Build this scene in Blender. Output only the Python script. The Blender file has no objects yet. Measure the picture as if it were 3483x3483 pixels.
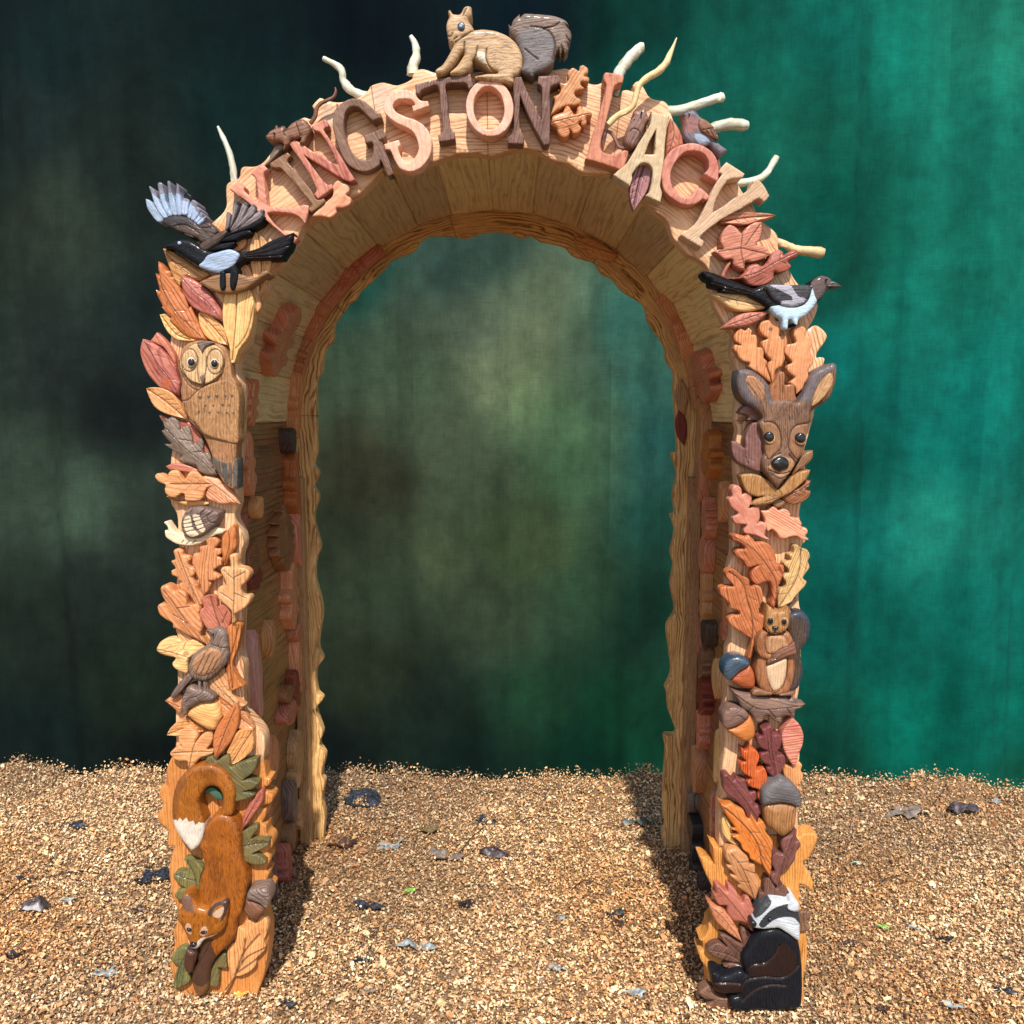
import bpy, bmesh, math, random
import numpy as np
from mathutils import Vector, Matrix, noise
from mathutils.geometry import delaunay_2d_cdt
random.seed(7); np.random.seed(7)
SC = bpy.context.scene
COL = SC.collection
# ------------------------------------------------------------------ camera, sky, sun, exposure
cam = bpy.data.cameras.new("camera"); cam.sensor_width = 36; cam.lens = 36*3000/3483; cam.clip_end = 300; cam.clip_start = .05
camo = bpy.data.objects.new("camera", cam); COL.objects.link(camo)
camo.location = (0, -2.148, 1.5); camo.rotation_euler = (math.radians(90)-math.atan(321/3000), 0, 0)
SC.camera = camo
SUN_EL, SUN_AZ = math.radians(50), math.radians(177)
w = bpy.data.worlds.new("World"); SC.world = w; w.use_nodes = True
nt = w.node_tree; nt.nodes.clear()
sky = nt.nodes.new("ShaderNodeTexSky"); sky.sky_type = 'NISHITA'; sky.sun_disc = False
sky.sun_elevation = SUN_EL; sky.sun_rotation = SUN_AZ
bg = nt.nodes.new("ShaderNodeBackground"); bg.inputs[1].default_value = .15
ow = nt.nodes.new("ShaderNodeOutputWorld"); nt.links.new(sky.outputs[0], bg.inputs[0]); nt.links.new(bg.outputs[0], ow.inputs[0])
sl = bpy.data.lights.new("sun", 'SUN'); sl.energy = 4.8; sl.angle = math.radians(.9); sl.color = (1, .95, .88)
so = bpy.data.objects.new("sun", sl); COL.objects.link(so)
dsun = Vector((math.sin(SUN_AZ)*math.cos(SUN_EL), math.cos(SUN_AZ)*math.cos(SUN_EL), math.sin(SUN_EL)))
so.rotation_euler = dsun.to_track_quat('Z', 'Y').to_euler(); so.location = (2, -4, 6)
SC.view_settings.view_transform = 'Standard'; SC.view_settings.look = 'None'; SC.view_settings.gamma = 1
SC.view_settings.exposure = .34

# ------------------------------------------------------------------ materials
def newmat(name):
    m = bpy.data.materials.new(name); m.use_nodes = True; t = m.node_tree; t.nodes.clear()
    o = t.nodes.new('ShaderNodeOutputMaterial'); b = t.nodes.new('ShaderNodeBsdfPrincipled'); t.links.new(b.outputs[0], o.inputs[0])
    return m, t, b
class N:
    def __init__(s, t): s.t = t
    def __call__(s, kind, ins=None, **props):
        n = s.t.nodes.new('ShaderNode'+kind)
        for k, v in props.items(): setattr(n, k, v)
        for k, v in (ins or {}).items():
            if hasattr(v, 'is_output') or isinstance(v, bpy.types.NodeSocket): s.t.links.new(v, n.inputs[k])
            else: n.inputs[k].default_value = v
        return n
    def math(s, op, a, b=0., c=0.):
        return s('Math', {0: a, 1: b, 2: c}, operation=op).outputs[0]
    def mix(s, f, a, b, mode='MIX'):
        n = s.t.nodes.new('ShaderNodeMix'); n.data_type = 'RGBA'; n.blend_type = mode
        for k, v in ((0, f), (6, a), (7, b)):
            if isinstance(v, bpy.types.NodeSocket): s.t.links.new(v, n.inputs[k])
            else: n.inputs[k].default_value = v if k == 0 else (*v, 1) if len(v) == 3 else v
        return n.outputs[2]
def wood(name, light, dark, freq=150, con=.75, rough=.5, coat=.12, patch=.45, fig=1.0, spec=.3, vary=.26, fur=0.):
    m, t, b = newmat(name); n = N(t)
    g = n('Attribute', attribute_name='gco').outputs['Vector']
    rnd = n('ObjectInfo').outputs['Random']
    off = n('CombineXYZ', {0: n.math('MULTIPLY', rnd, 7.3), 1: n.math('MULTIPLY', rnd, 3.1), 2: 0.}).outputs[0]
    gg = n('VectorMath', {0: g, 1: off}, operation='ADD').outputs[0]
    def scaled(v, x, y, z=1.):
        return n('VectorMath', {0: v, 1: (x, y, z)}, operation='MULTIPLY').outputs[0]
    def nz(v, sc, det=3, r=.55):
        return n('TexNoise', {'Vector': v, 'Scale': sc, 'Detail': det, 'Roughness': r}).outputs['Fac']
    warp = nz(scaled(gg, 4*fig, 11), 1., 2)
    irr = nz(scaled(gg, 1.5, 75), 1., 1)
    sep = n('SeparateXYZ', {0: gg})
    ph = n.math('ADD', n.math('MULTIPLY', sep.outputs[1], freq*6.283), n.math('MULTIPLY', warp, 38.*fig))
    ph = n.math('ADD', ph, n.math('MULTIPLY', irr, 12.))
    wv = n.math('MULTIPLY_ADD', n.math('SINE', ph), .5, .5)
    late = n.math('POWER', wv, 3.2)
    amp = n('MapRange', {0: nz(scaled(gg, 7, 26), 1., 3), 1: .3, 2: .62, 3: .15, 4: 1.25}).outputs[0]
    late = n.math('MULTIPLY', late, amp)
    fib = nz(scaled(gg, 70, 1000), 1., 3, .65)
    pat = nz(scaled(gg, 8, 24), 1., 4)
    pat2 = nz(scaled(gg, 11, 30, 3.), 1.7, 3)
    f = n('Clamp', {0: n.math('MULTIPLY', late, con)}).outputs[0]
    c = n.mix(n('MapRange', {0: pat, 1: .42, 2: .7, 3: 0., 4: patch}).outputs[0], light, dark)
    c = n.mix(n('MapRange', {0: pat2, 1: .5, 2: .7, 3: 0., 4: patch}).outputs[0], c, tuple(min(.9, x*k) for x, k in zip(light, (1.12, 1.22, 1.35))))
    c = n.mix(f, c, tuple(x*.82 for x in dark))
    br = n.math('MULTIPLY_ADD', fib, .9, .54)
    c = n('VectorMath', {0: c, 1: n('CombineXYZ', {0: br, 1: br, 2: br}).outputs[0]}, operation='MULTIPLY').outputs[0]
    v2 = n.math('MULTIPLY_ADD', rnd, vary, .97-vary*.5)
    hsv = n('HueSaturation', {'Color': c, 'Value': v2, 'Hue': n.math('MULTIPLY_ADD', rnd, .022, .489), 'Saturation': 1.04}).outputs[0]
    pa = n('Attribute', attribute_name='paint')
    pj = n('Clamp', {0: n.math('MULTIPLY', pa.outputs['Alpha'], n.math('MULTIPLY_ADD', fib, .5, .82))}).outputs[0]
    pc = n.mix(.04, pa.outputs['Color'], c)
    t.links.new(n.mix(pj, hsv, pc), b.inputs['Base Color'])
    strokes = None
    if fur:
        wu = nz(scaled(gg, 9, 9), 1., 2)
        gv = n('VectorMath', {0: scaled(gg, 55, 330), 1: n('CombineXYZ', {0: 0., 1: n.math('MULTIPLY', wu, 26.), 2: 0.}).outputs[0]}, operation='ADD').outputs[0]
        strokes = nz(gv, 1., 2, .6)
        dkf = n('MapRange', {0: strokes, 1: .50, 2: .68, 3: 0., 4: fur}).outputs[0]
        dkf = n.math('MULTIPLY', dkf, n.math('SUBTRACT', 1., n.math('MULTIPLY', pa.outputs['Alpha'], .6)))
        fin = n.mix(dkf, n.mix(pj, hsv, pc), tuple(x*.4 for x in dark))
        t.links.new(fin, b.inputs['Base Color'])
    rr = n.math('MULTIPLY_ADD', nz(scaled(gg, 30, 90), 1., 2), .3, rough-.15); t.links.new(rr, b.inputs['Roughness'])
    b.inputs['Specular IOR Level'].default_value = spec
    b.inputs['Coat Weight'].default_value = coat; b.inputs['Coat Roughness'].default_value = .16
    hgt = n.math('ADD', n.math('MULTIPLY', late, -.35), n.math('MULTIPLY', fib, .8))
    hgt = n.math('ADD', hgt, n.math('MULTIPLY', nz(scaled(gg, 80, 120), 1., 3), 1.8))
    if strokes is not None: hgt = n.math('ADD', hgt, n.math('MULTIPLY', strokes, -2.2))
    vor = n('TexVoronoi', {'Vector': scaled(gg, 60, 95), 'Scale': 1.}, feature='SMOOTH_F1').outputs['Distance']
    hgt = n.math('ADD', hgt, n.math('MULTIPLY', vor, 1.5))
    bump = n('Bump', {'Height': hgt, 'Strength': .5, 'Distance': .0014})
    t.links.new(bump.outputs[0], b.inputs['Normal'])
    return m
WD = {
 'pine': ((.78,.50,.28),(.42,.18,.065),dict(freq=105)), 'pineor': ((.60,.265,.085),(.34,.11,.03),dict(freq=140)),
 'pinegr': ((.68,.39,.175),(.27,.11,.035),dict(freq=85,con=.95)), 'plank': ((.84,.64,.36),(.58,.36,.17),dict(freq=46,con=.62,fig=.62,coat=.1,patch=.35,vary=.5)), 'plankdkshade': ((.36,.175,.072),(.17,.07,.028),dict(freq=60,con=.7,fig=.5,coat=.15,patch=.4,vary=.45)),  # leg-wall planks: browner wood, with tunnel shade partly put into the colour
 'pinelt': ((.72,.43,.19),(.44,.18,.065),dict(freq=130)), 'gold': ((.58,.31,.13),(.38,.17,.05),{}),
 'pinepl': ((.80,.56,.26),(.58,.32,.12),{}), 'orange': ((.66,.315,.135),(.38,.13,.045),{}),
 'orangedk': ((.56,.20,.06),(.30,.08,.02),{}), 'orangepk': ((.60,.27,.13),(.38,.13,.055),{}),
 'rustlt': ((.52,.19,.07),(.30,.08,.03),{}), 'rust': ((.46,.155,.07),(.24,.05,.022),dict(con=.85)), 'rustor': ((.46,.15,.05),(.27,.07,.025),{}),
 'cedar': ((.48,.18,.11),(.28,.065,.04),{}), 'cedarbr': ((.48,.19,.12),(.29,.085,.05),{}), 'cedardk': ((.36,.115,.075),(.22,.055,.035),{}),
 'red': ((.47,.185,.12),(.27,.05,.045),dict(freq=75,con=.7,patch=.7)), 'redlt': ((.66,.32,.19),(.45,.10,.08),{}), 'reddk': ((.25,.06,.035),(.11,.018,.012),{}), 'redst': ((.50,.11,.04),(.22,.03,.015),dict(con=1.1,freq=170)),
 'pinkwd': ((.60,.28,.18),(.42,.13,.08),dict(freq=70,con=.5,patch=.6)), 'pinkpale': ((.64,.34,.255),(.52,.22,.15),dict(freq=60,con=.45)), 'pinkstr': ((.66,.32,.19),(.44,.10,.08),dict(freq=140,con=1.)), 'pinkdk': ((.44,.17,.11),(.28,.08,.05),{}),
 'khaki': ((.60,.47,.28),(.42,.28,.14),dict(con=.35)), 'tanpale': ((.60,.42,.26),(.38,.22,.12),dict(con=.5)), 'tan': ((.46,.26,.13),(.26,.12,.05),dict(fur=.45)), 'tanst': ((.52,.30,.14),(.24,.12,.06),dict(con=.9)), 'tanor': ((.50,.235,.11),(.30,.105,.04),{}),
 'owl': ((.37,.185,.085),(.19,.08,.035),dict(fur=.65)), 'wallredlit': ((.62,.25,.14),(.34,.09,.05),dict(coat=.3)), 'owlface': ((.56,.36,.19),(.32,.15,.07),dict(fur=.4)), 'cream': ((.74,.60,.40),(.58,.40,.22),dict(con=.3)),  # inner-wall red is rust wood lightened, sunlight put into its colour
 'greybr': ((.22,.15,.115),(.075,.045,.033),dict(fur=.5)), 'greybr2': ((.21,.12,.085),(.06,.04,.035),{}), 'greyblue': ((.13,.11,.105),(.045,.045,.052),{}), 'greytail': ((.25,.175,.125),(.11,.08,.062),dict(fur=.75)),
 'walnut': ((.20,.105,.072),(.085,.038,.027),{}), 'walnutd': ((.20,.10,.062),(.06,.026,.017),dict(freq=200,con=.8,fur=.7)), 'walnutm': ((.24,.125,.095),(.11,.05,.04),{}),
 'brown': ((.22,.105,.055),(.10,.04,.02),{}), 'brownor': ((.36,.165,.07),(.17,.065,.025),dict(fur=.35)), 'squir': ((.47,.29,.17),(.24,.13,.07),dict(freq=110,con=.5,fur=.6)),
 'purple': ((.17,.05,.045),(.09,.022,.022),{}), 'purplebr': ((.19,.08,.06),(.10,.038,.03),{}), 'purplept': ((.38,.19,.18),(.14,.05,.06),dict(con=1.)),
 'greenbr': ((.17,.13,.045),(.05,.065,.03),dict(patch=.8)), 'green': ((.06,.12,.07),(.02,.045,.035),{}),
 'foxw': ((.31,.088,.018),(.12,.03,.008),dict(patch=.65,coat=.3,freq=260,con=.4,fur=.6)), 'foxdk': ((.07,.026,.016),(.03,.012,.01),dict(coat=.5)),
 'charbr': ((.08,.048,.035),(.028,.018,.015),dict(fur=.6)), 'charbk': ((.035,.03,.028),(.014,.012,.012),{}), 'dark': ((.10,.085,.07),(.03,.028,.026),{}),
 'bleached': ((.60,.60,.47),(.36,.31,.20),dict(con=.5,freq=90,patch=.8,coat=0.)), 'antler': ((.66,.50,.27),(.45,.30,.13),dict(con=.35,freq=60)),
 'mauve': ((.19,.16,.18),(.085,.065,.075),dict(fur=.4)),
 'black': ((.010,.011,.014),(.006,.006,.007),dict(rough=.38,coat=.14,patch=.1,spec=.06,fur=.4)), 'gloss': ((.006,.007,.009),(.004,.004,.005),dict(rough=.2,coat=.7,patch=0,spec=.3)),
 'bluedk': ((.045,.075,.11),(.02,.03,.045),dict(coat=.9,rough=.25)), 'whitep': ((.36,.44,.57),(.22,.27,.36),dict(con=.5,rough=.42,fur=.3)), 'whitepb': ((.46,.475,.48),(.27,.27,.27),dict(con=.6,coat=.12,rough=.4,patch=.7,spec=.1)),
 'feather': ((.27,.22,.22),(.08,.06,.06),dict(fur=.6)),
}
NICE = dict(pine='pale_pine', pineor='orange_pine', pinegr='knotty_pine', plank='pine_plank', black='black_gloss_paint', gloss='glossy_black', whitep='white_paint', whitepb='white_gloss_paint')
MATS = {}
def M(k):
    if k not in MATS:
        l, d, kw = WD[k]; MATS[k] = wood(NICE.get(k, 'wood_'+k), l, d, **kw)
    return MATS[k]

# ------------------------------------------------------------------ object helpers
def link(o, parent=None):
    COL.objects.link(o)
    if parent is not None: o.parent = parent
    return o
def tag(o, label=None, cat=None, group=None, kind=None):
    if label: o['label'] = label
    if cat: o['category'] = cat
    if group: o['group'] = group
    if kind: o['kind'] = kind
    return o
def mesh_obj(name, V, Fc, mat, parent=None, gco=None, paint=None, sharp=38):
    me = bpy.data.meshes.new(name); me.from_pydata([tuple(v) for v in V], [], [tuple(f) for f in Fc]); me.update()
    if gco is None: gco = np.zeros((len(V), 3))
    a = me.attributes.new('gco', 'FLOAT_VECTOR', 'POINT'); a.data.foreach_set('vector', np.asarray(gco, dtype=np.float32).ravel())
    if paint is None: paint = np.zeros((len(V), 4))
    a = me.color_attributes.new('paint', 'FLOAT_COLOR', 'POINT'); a.data.foreach_set('color', np.asarray(paint, dtype=np.float32).ravel())
    me.materials.append(mat)
    me.polygons.foreach_set('use_smooth', [True]*len(me.polygons))
    try: me.set_sharp_from_angle(angle=math.radians(sharp))
    except Exception: pass
    o = bpy.data.objects.new(name, me); link(o, parent)
    return o

def parse(s):
    out = []
    for t in s.split():
        c = t.endswith('c'); a, b = t.rstrip('c').split(',')
        out.append((float(a)/1e4, float(b)/1e4, c))
    return out
def smooth_closed(P, seg):
    n = len(P); out = []
    for i in range(n):
        p0, p1, p2, p3 = P[i-1], P[i], P[(i+1) % n], P[(i+2) % n]
        a, b = np.array(p1[:2]), np.array(p2[:2])
        L = np.linalg.norm(b-a)
        if L < 1e-6: continue
        z = a if p1[2] else np.array(p0[:2]); q = b if p2[2] else np.array(p3[:2])
        def lim(m):
            k = np.linalg.norm(m); return m if k < L else m*(L/k)
        m1 = lim((b-z)*.5) if not p1[2] else (b-a)*.6
        m2 = lim((q-a)*.5) if not p2[2] else (b-a)*.6
        k = max(1, int(math.ceil(L/seg)))
        for j in range(k):
            t = j/k; t2 = t*t; t3 = t2*t
            out.append(a*(2*t3-3*t2+1)+m1*(t3-2*t2+t)+b*(-2*t3+3*t2)+m2*(t3-t2))
    return np.array(out)
def smooth_open(P, seg):
    P = [np.array(p[:2]) for p in P]; out = []
    for i in range(len(P)-1):
        a, b = P[i], P[i+1]; z = P[i-1] if i else a; q = P[i+2] if i+2 < len(P) else b
        L = np.linalg.norm(b-a); k = max(1, int(math.ceil(L/seg)))
        m1 = (b-z)*.5; m2 = (q-a)*.5
        for j in range(k):
            t = j/k; t2 = t*t; t3 = t2*t
            out.append(a*(2*t3-3*t2+1)+m1*(t3-2*t2+t)+b*(-2*t3+3*t2)+m2*(t3-t2))
    out.append(P[-1]); return np.array(out)
def inside(pts, loops):
    r = np.zeros(len(pts), bool)
    x, y = pts[:, 0][:, None], pts[:, 1][:, None]
    for L in loops:
        a = L; b = np.roll(L, -1, 0)
        ya, yb, xa, xb = a[:, 1], b[:, 1], a[:, 0], b[:, 0]
        cond = (ya[None] > y) != (yb[None] > y)
        with np.errstate(divide='ignore', invalid='ignore'):
            xi = (xb-xa)[None]*(y-ya[None])/(yb-ya)[None]+xa[None]
        r ^= (np.sum(cond & (x < xi), 1) % 2).astype(bool)
    return r
def segdist(pts, A, B):
    out = np.empty(len(pts)); d = B-A; l2 = np.maximum((d*d).sum(1), 1e-14)
    for s in range(0, len(pts), 1500):
        p = pts[s:s+1500]
        ap = p[:, None]-A[None]; t = np.clip((ap*d[None]).sum(2)/l2[None], 0, 1)
        q = ap-t[..., None]*d[None]
        out[s:s+1500] = np.sqrt((q*q).sum(2).min(1))
    return out
def vnoise(x, z, f, seed):
    return np.array([noise.noise(Vector((a*f, b*f, seed))) for a, b in zip(x, z)])

PC = [0]
def relief(name, matk, h, outline, parent, R=5, g=(), p=(), holes=(), gr=None, gw=1.1, wob=1., back=0, y0=0., frame=None, seed=None, tilt=True):
    """a carved wooden piece: outline in metres, front at y0-h, rounded rim of radius R (mm), V grooves and painted patches"""
    PC[0] += 1; sd = PC[0]*1.37 if seed is None else seed; rng = np.random.RandomState(PC[0])
    h = h/1000; R = R/1000; gw = gw*1.15/1000
    raw = outline if not isinstance(outline, str) else parse(outline)
    ext = np.array([q[:2] for q in raw]); area = float(np.prod(ext.max(0)-ext.min(0)))*.6
    seg = .0035 if area < .03 else .006
    L0 = smooth_closed(raw, seg); loops = [L0]+[smooth_closed(parse(q), seg) for q in holes]
    per = np.linalg.norm(L0-np.roll(L0, -1, 0), axis=1).sum(); ar0 = abs(np.sum(L0[:, 0]*np.roll(L0[:, 1], -1)-L0[:, 1]*np.roll(L0[:, 0], -1)))/2
    R = min(R, 1.5*ar0/per) if not holes else R
    A = np.vstack(loops); B = np.vstack([np.roll(l, -1, 0) for l in loops])
    s = min(.013, max(.0026, math.sqrt(area/2400)))
    lo, hi = L0.min(0), L0.max(0)
    gx, gz = np.meshgrid(np.arange(lo[0], hi[0]+s, s), np.arange(lo[1], hi[1]+s, s*.87))
    gx = gx+(np.arange(gx.shape[0]) % 2)[:, None]*s*.5
    G = np.stack([gx.ravel(), gz.ravel()], 1)+rng.uniform(-.2, .2, (gx.size, 2))*s
    extra = []
    for l in loops:
        d = np.roll(l, -1, 0)-np.roll(l, 1, 0); nn = np.stack([-d[:, 1], d[:, 0]], 1); nn /= np.maximum(np.linalg.norm(nn, axis=1), 1e-9)[:, None]
        for k in ((.12, .4, 1.) if R > .003 else (.35, 1.)):
            for sgn in (1, -1): extra.append((l+nn*sgn*R*k)[::2 if k > .3 else 1])
    gl = [smooth_open(parse(q), .003) for q in g]
    for q in gl:
        if len(q) < 2: continue
        d = np.gradient(q, axis=0); nn = np.stack([-d[:, 1], d[:, 0]], 1); nn /= np.maximum(np.linalg.norm(nn, axis=1), 1e-9)[:, None]
        extra += [q, q+nn*gw*1.5, q-nn*gw*1.5]
    nmain = len(gl)
    if name in ('laurel_leaf', 'oak_leaf', 'holly_leaf', 'serrated_leaf', 'feathered_leaf') and gl and len(parse(g[0])) > 2 and nmain == 1 and ar0 > .0016:
        q = gl[0]; nv = 4; wv_ = 1.5*ar0/per
        for k in range(1, nv+1):
            c_ = q[int(len(q)*(.12+.74*k/(nv+1)))]; dd = q[min(len(q)-1, int(len(q)*(.12+.74*k/(nv+1)))+2)]-c_
            nl = np.linalg.norm(dd)
            if nl < 1e-6: continue
            dd = dd/nl
            if dd[1] > 0: pass
            for sg_ in (1, -1):
                if rng.rand() < .18: continue
                an = sg_*rng.uniform(.65, .95); v_ = np.array((dd[0]*math.cos(an)-dd[1]*math.sin(an), dd[0]*math.sin(an)+dd[1]*math.cos(an)))
                if k % 2: v_ = v_
                seg_ = np.array([c_+v_*t_ for t_ in np.linspace(.002, wv_, 6)]); seg_ = seg_[inside(seg_, loops)]
                if len(seg_) > 3: gl.append(seg_); extra.append(seg_)
    pl = []
    for c, al, q in p:
        l = smooth_closed(parse(q), .003); pl.append((c, al, l))
        d = np.roll(l, -1, 0)-np.roll(l, 1, 0); nn = np.stack([-d[:, 1], d[:, 0]], 1); nn /= np.maximum(np.linalg.norm(nn, axis=1), 1e-9)[:, None]
        extra += [l+nn*.0006, l-nn*.0006]
    X = np.vstack(extra) if extra else np.zeros((0, 2))
    X = X[inside(X, loops)]; X = X[segdist(X, A, B) > min(.0009, R*.1)]
    G = G[inside(G, loops)]; G = G[segdist(G, A, B) > s*.45]
    if len(X):
        _, ix = np.unique(np.round(X/.0009).astype(int), axis=0, return_index=True); X = X[np.sort(ix)]
        cell = set(map(tuple, np.round(X/(s*.55)).astype(int))); kk = np.round(G/(s*.55)).astype(int)
        G = G[[tuple(q) not in cell for q in kk]]
    allp = np.vstack([np.vstack(loops), X, G])
    edges = []; o = 0
    for l in loops:
        n = len(l); edges += [(o+i, o+(i+1) % n) for i in range(n)]; o += n
    vs, es, fs, *_ = delaunay_2d_cdt([Vector(q) for q in allp], edges, [], 0, 1e-6)
    V2 = np.array([tuple(v) for v in vs]); Fc = np.array([tuple(f) for f in fs if len(f) == 3])
    cen = V2[Fc].mean(1); keep = inside(cen, loops); Fc = Fc[keep]
    used = np.unique(Fc); rm = -np.ones(len(V2), int); rm[used] = np.arange(len(used)); V2 = V2[used]; Fc = rm[Fc]
    d = segdist(V2, A, B)
    t = np.clip(d/R, 0, 1); e = min(.65*R, h*.6 if h > .004 else .65*R)
    hh = h-e+e*np.sqrt(np.clip(1-(1-t)**2, 0, 1))
    hh += vnoise(V2[:, 0], V2[:, 1], 40, sd)*.0011*wob+vnoise(V2[:, 0], V2[:, 1], 110, sd+3)*.0004*wob+vnoise(V2[:, 0], V2[:, 1], 11, sd+9)*.0012*wob
    if tilt:
        c = V2.mean(0); tv = rng.uniform(-.05, .05, 2); hh += np.clip((V2-c)@tv, -.004, .004)
    if gl and len(gl[0]) > 2 and 'leaf' in name:
        dg = segdist(V2, gl[0][:-1], gl[0][1:]); wdt = min(.024, 2.2*ar0/per)
        sg = 1 if rng.rand() < .65 else -1
        hh += sg*.19*wdt*(1-np.clip(dg/wdt, 0, 1))*t
    paint = np.zeros((len(V2), 4)); paint[:, :3] = .05
    for c, al, l in pl:
        m = inside(V2, [l]); paint[m, :3] = c; paint[m, 3] = al
    for qi, q in enumerate(gl):
        if len(q) < 2: continue
        th_ = .62 if qi >= nmain else 1.
        dg = segdist(V2, q[:-1], q[1:]); k = np.exp(-(dg/(gw*th_))**2)
        hh -= 1.5*gw*k*th_; a = .8*k*(.42 if qi >= nmain else 1); m = a > paint[:, 3]*.6
        paint[m, :3] = paint[m, :3]*(1-k[m, None])*(paint[m, 3:4] > .1)+np.array((.035, .016, .009))*np.where(paint[m, 3:4] > .1, k[m, None], 1)
        paint[m, 3] = np.maximum(a[m], paint[m, 3])
    # orient all faces towards -y
    p0, p1, p2 = V2[Fc[:, 0]], V2[Fc[:, 1]], V2[Fc[:, 2]]
    ar = (p1[:, 0]-p0[:, 0])*(p2[:, 1]-p0[:, 1])-(p1[:, 1]-p0[:, 1])*(p2[:, 0]-p0[:, 0])
    Fc[ar < 0] = Fc[ar < 0][:, ::-1]
    ed = {}
    for a, b, c in Fc:
        for i, j in ((a, b), (b, c), (c, a)):
            if (j, i) in ed: del ed[(j, i)]
            else: ed[(i, j)] = 1
    bv = sorted({i for e_ in ed for i in e_}); nb = {v: len(V2)+k for k, v in enumerate(bv)}
    yb = y0+back/1000
    V3 = [(x, y0-q, z) for (x, z), q in zip(V2, hh)]+[(V2[v][0], yb, V2[v][1]) for v in bv]
    faces = [tuple(f) for f in Fc]+[(i, nb[i], nb[j], j) for i, j in ed]
    if back or name in ('squirrel_carving', 'tail', 'magpie_carving', 'deer_carving', 'oak_leaf', 'laurel_leaf'):
        bvp = V2[bv]
        r2 = delaunay_2d_cdt([Vector(q) for q in bvp], [(bv.index(i), bv.index(j)) for i, j in ed] if len(bv) < 600 else [], [], 0, 1e-7)
        if len(r2[0]) == len(bv):
            tr = np.array([tuple(f) for f in r2[2] if len(f) == 3])
            if len(tr):
                cc = bvp[tr].mean(1); tr = tr[inside(cc, loops)]
                faces += [tuple(len(V2)+q for q in f[::-1]) for f in tr]
    V3 = np.array(V3)
    if gr is None:
        cv = np.cov((L0-L0.mean(0)).T); wv, ev = np.linalg.eigh(cv); ax = ev[:, 1]
    else: ax = np.array((math.cos(gr), math.sin(gr)))
    u = V3[:, 0]*ax[0]+V3[:, 2]*ax[1]; v = -V3[:, 0]*ax[1]+V3[:, 2]*ax[0]
    if name in ('front_board', 'back_board') and h == 0:
        a = np.arctan2(V3[:, 2]-1.485, V3[:, 0]+.0535); up = V3[:, 2] > 1.485; rd = np.hypot(V3[:, 2]-1.485, V3[:, 0]+.0535)
        u = np.where(up, a*.8, np.where(V3[:, 0] > 0, (V3[:, 2]-1.485), .8*math.pi-(V3[:, 2]-1.485))); v = np.where(up, rd, np.abs(V3[:, 0]+.0535))
    gco = np.stack([u, v+(V3[:, 1]-y0)*.7, np.full(len(u), sd)], 1)
    pt = np.zeros((len(V3), 4)); pt[:len(V2)] = paint
    k = {v: i for i, v in enumerate(bv)}
    for v in bv: pt[nb[v]] = paint[v] if paint[v, 3] > .5 else 0
    if frame is not None: V3 = frame(V3)
    return mesh_obj(name, V3, faces, M(matk), parent, gco, pt)

def tube(name, matk, pts, parent, ns=8, seed=0.):
    P = [np.array(q, float) for q in pts]; Q = []
    for i in range(len(P)-1):
        a, b = P[i], P[i+1]; z = P[i-1] if i else a; q = P[i+2] if i+2 < len(P) else b
        for j in range(4):
            t = j/4; t2 = t*t; t3 = t2*t
            Q.append(a*(2*t3-3*t2+1)+(b-z)*.5*(t3-2*t2+t)+b*(-2*t3+3*t2)+(q-a)*.5*(t3-t2))
    Q.append(P[-1]); V = []; Fc = []; g = []; L = 0
    Q.insert(0, Q[0]-(Q[1]-Q[0])*.3); Q[0][3] = Q[1][3]*.45; Q.append(Q[-1]+(Q[-1]-Q[-2])*.3); Q[-1][3] = Q[-2][3]*.4
    for i, q in enumerate(Q):
        d = Vector(Q[min(i+1, len(Q)-1)][:3]-Q[max(i-1, 0)][:3]).normalized()
        s = d.cross(Vector((0, 1, 0))).normalized(); u = s.cross(d).normalized()
        if i: L += float(np.linalg.norm(q[:3]-Q[i-1][:3]))
        for k in range(ns):
            a = 2*math.pi*k/ns; r = q[3]*(1+.22*noise.noise(Vector((i*.5, k*1.1, seed)))+.16*max(0, noise.noise(Vector((i*.9, 0, seed+4)))))
            c = Vector(q[:3])+s*math.cos(a)*r+u*math.sin(a)*r; V.append(tuple(c)); g.append((L, a*.004, seed))
    n = len(Q)
    for i in range(n-1):
        for k in range(ns):
            Fc.append((i*ns+k, i*ns+(k+1) % ns, (i+1)*ns+(k+1) % ns, (i+1)*ns+k))
    Fc.append(tuple(range(ns))[::-1]); Fc.append(tuple((n-1)*ns+k for k in range(ns)))
    return mesh_obj(name, V, Fc, M(matk), parent, g, None, 60)

def box8(name, matk, P, parent, along=(0, 1, 0), bev=.0016, seed=0., div=0):
    """box from its eight corners (bottom ring, top ring) with bevelled edges"""
    bm = bmesh.new(); v = [bm.verts.new(q) for q in P]
    for f in ((0, 1, 2, 3), (7, 6, 5, 4), (0, 4, 5, 1), (1, 5, 6, 2), (2, 6, 7, 3), (3, 7, 4, 0)): bm.faces.new([v[i] for i in f])
    bmesh.ops.recalc_face_normals(bm, faces=bm.faces)
    bmesh.ops.bevel(bm, geom=bm.edges[:], offset=bev, segments=1, affect='EDGES')
    if div: pass
    bm.verts.index_update()
    V = [q.co[:] for q in bm.verts]; Fc = [[q.index for q in f.verts] for f in bm.faces]; bm.free()
    al = Vector(along).normalized(); p = [Vector(q) for q in P]
    ac = (p[1]-p[0]); ac = (ac-al*ac.dot(al)).normalized(); th = al.cross(ac)
    g = [(Vector(q).dot(al), Vector(q).dot(ac)+Vector(q).dot(th)*.8, seed) for q in V]
    return mesh_obj(name, V, Fc, M(matk), parent, g, None, 25)

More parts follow.
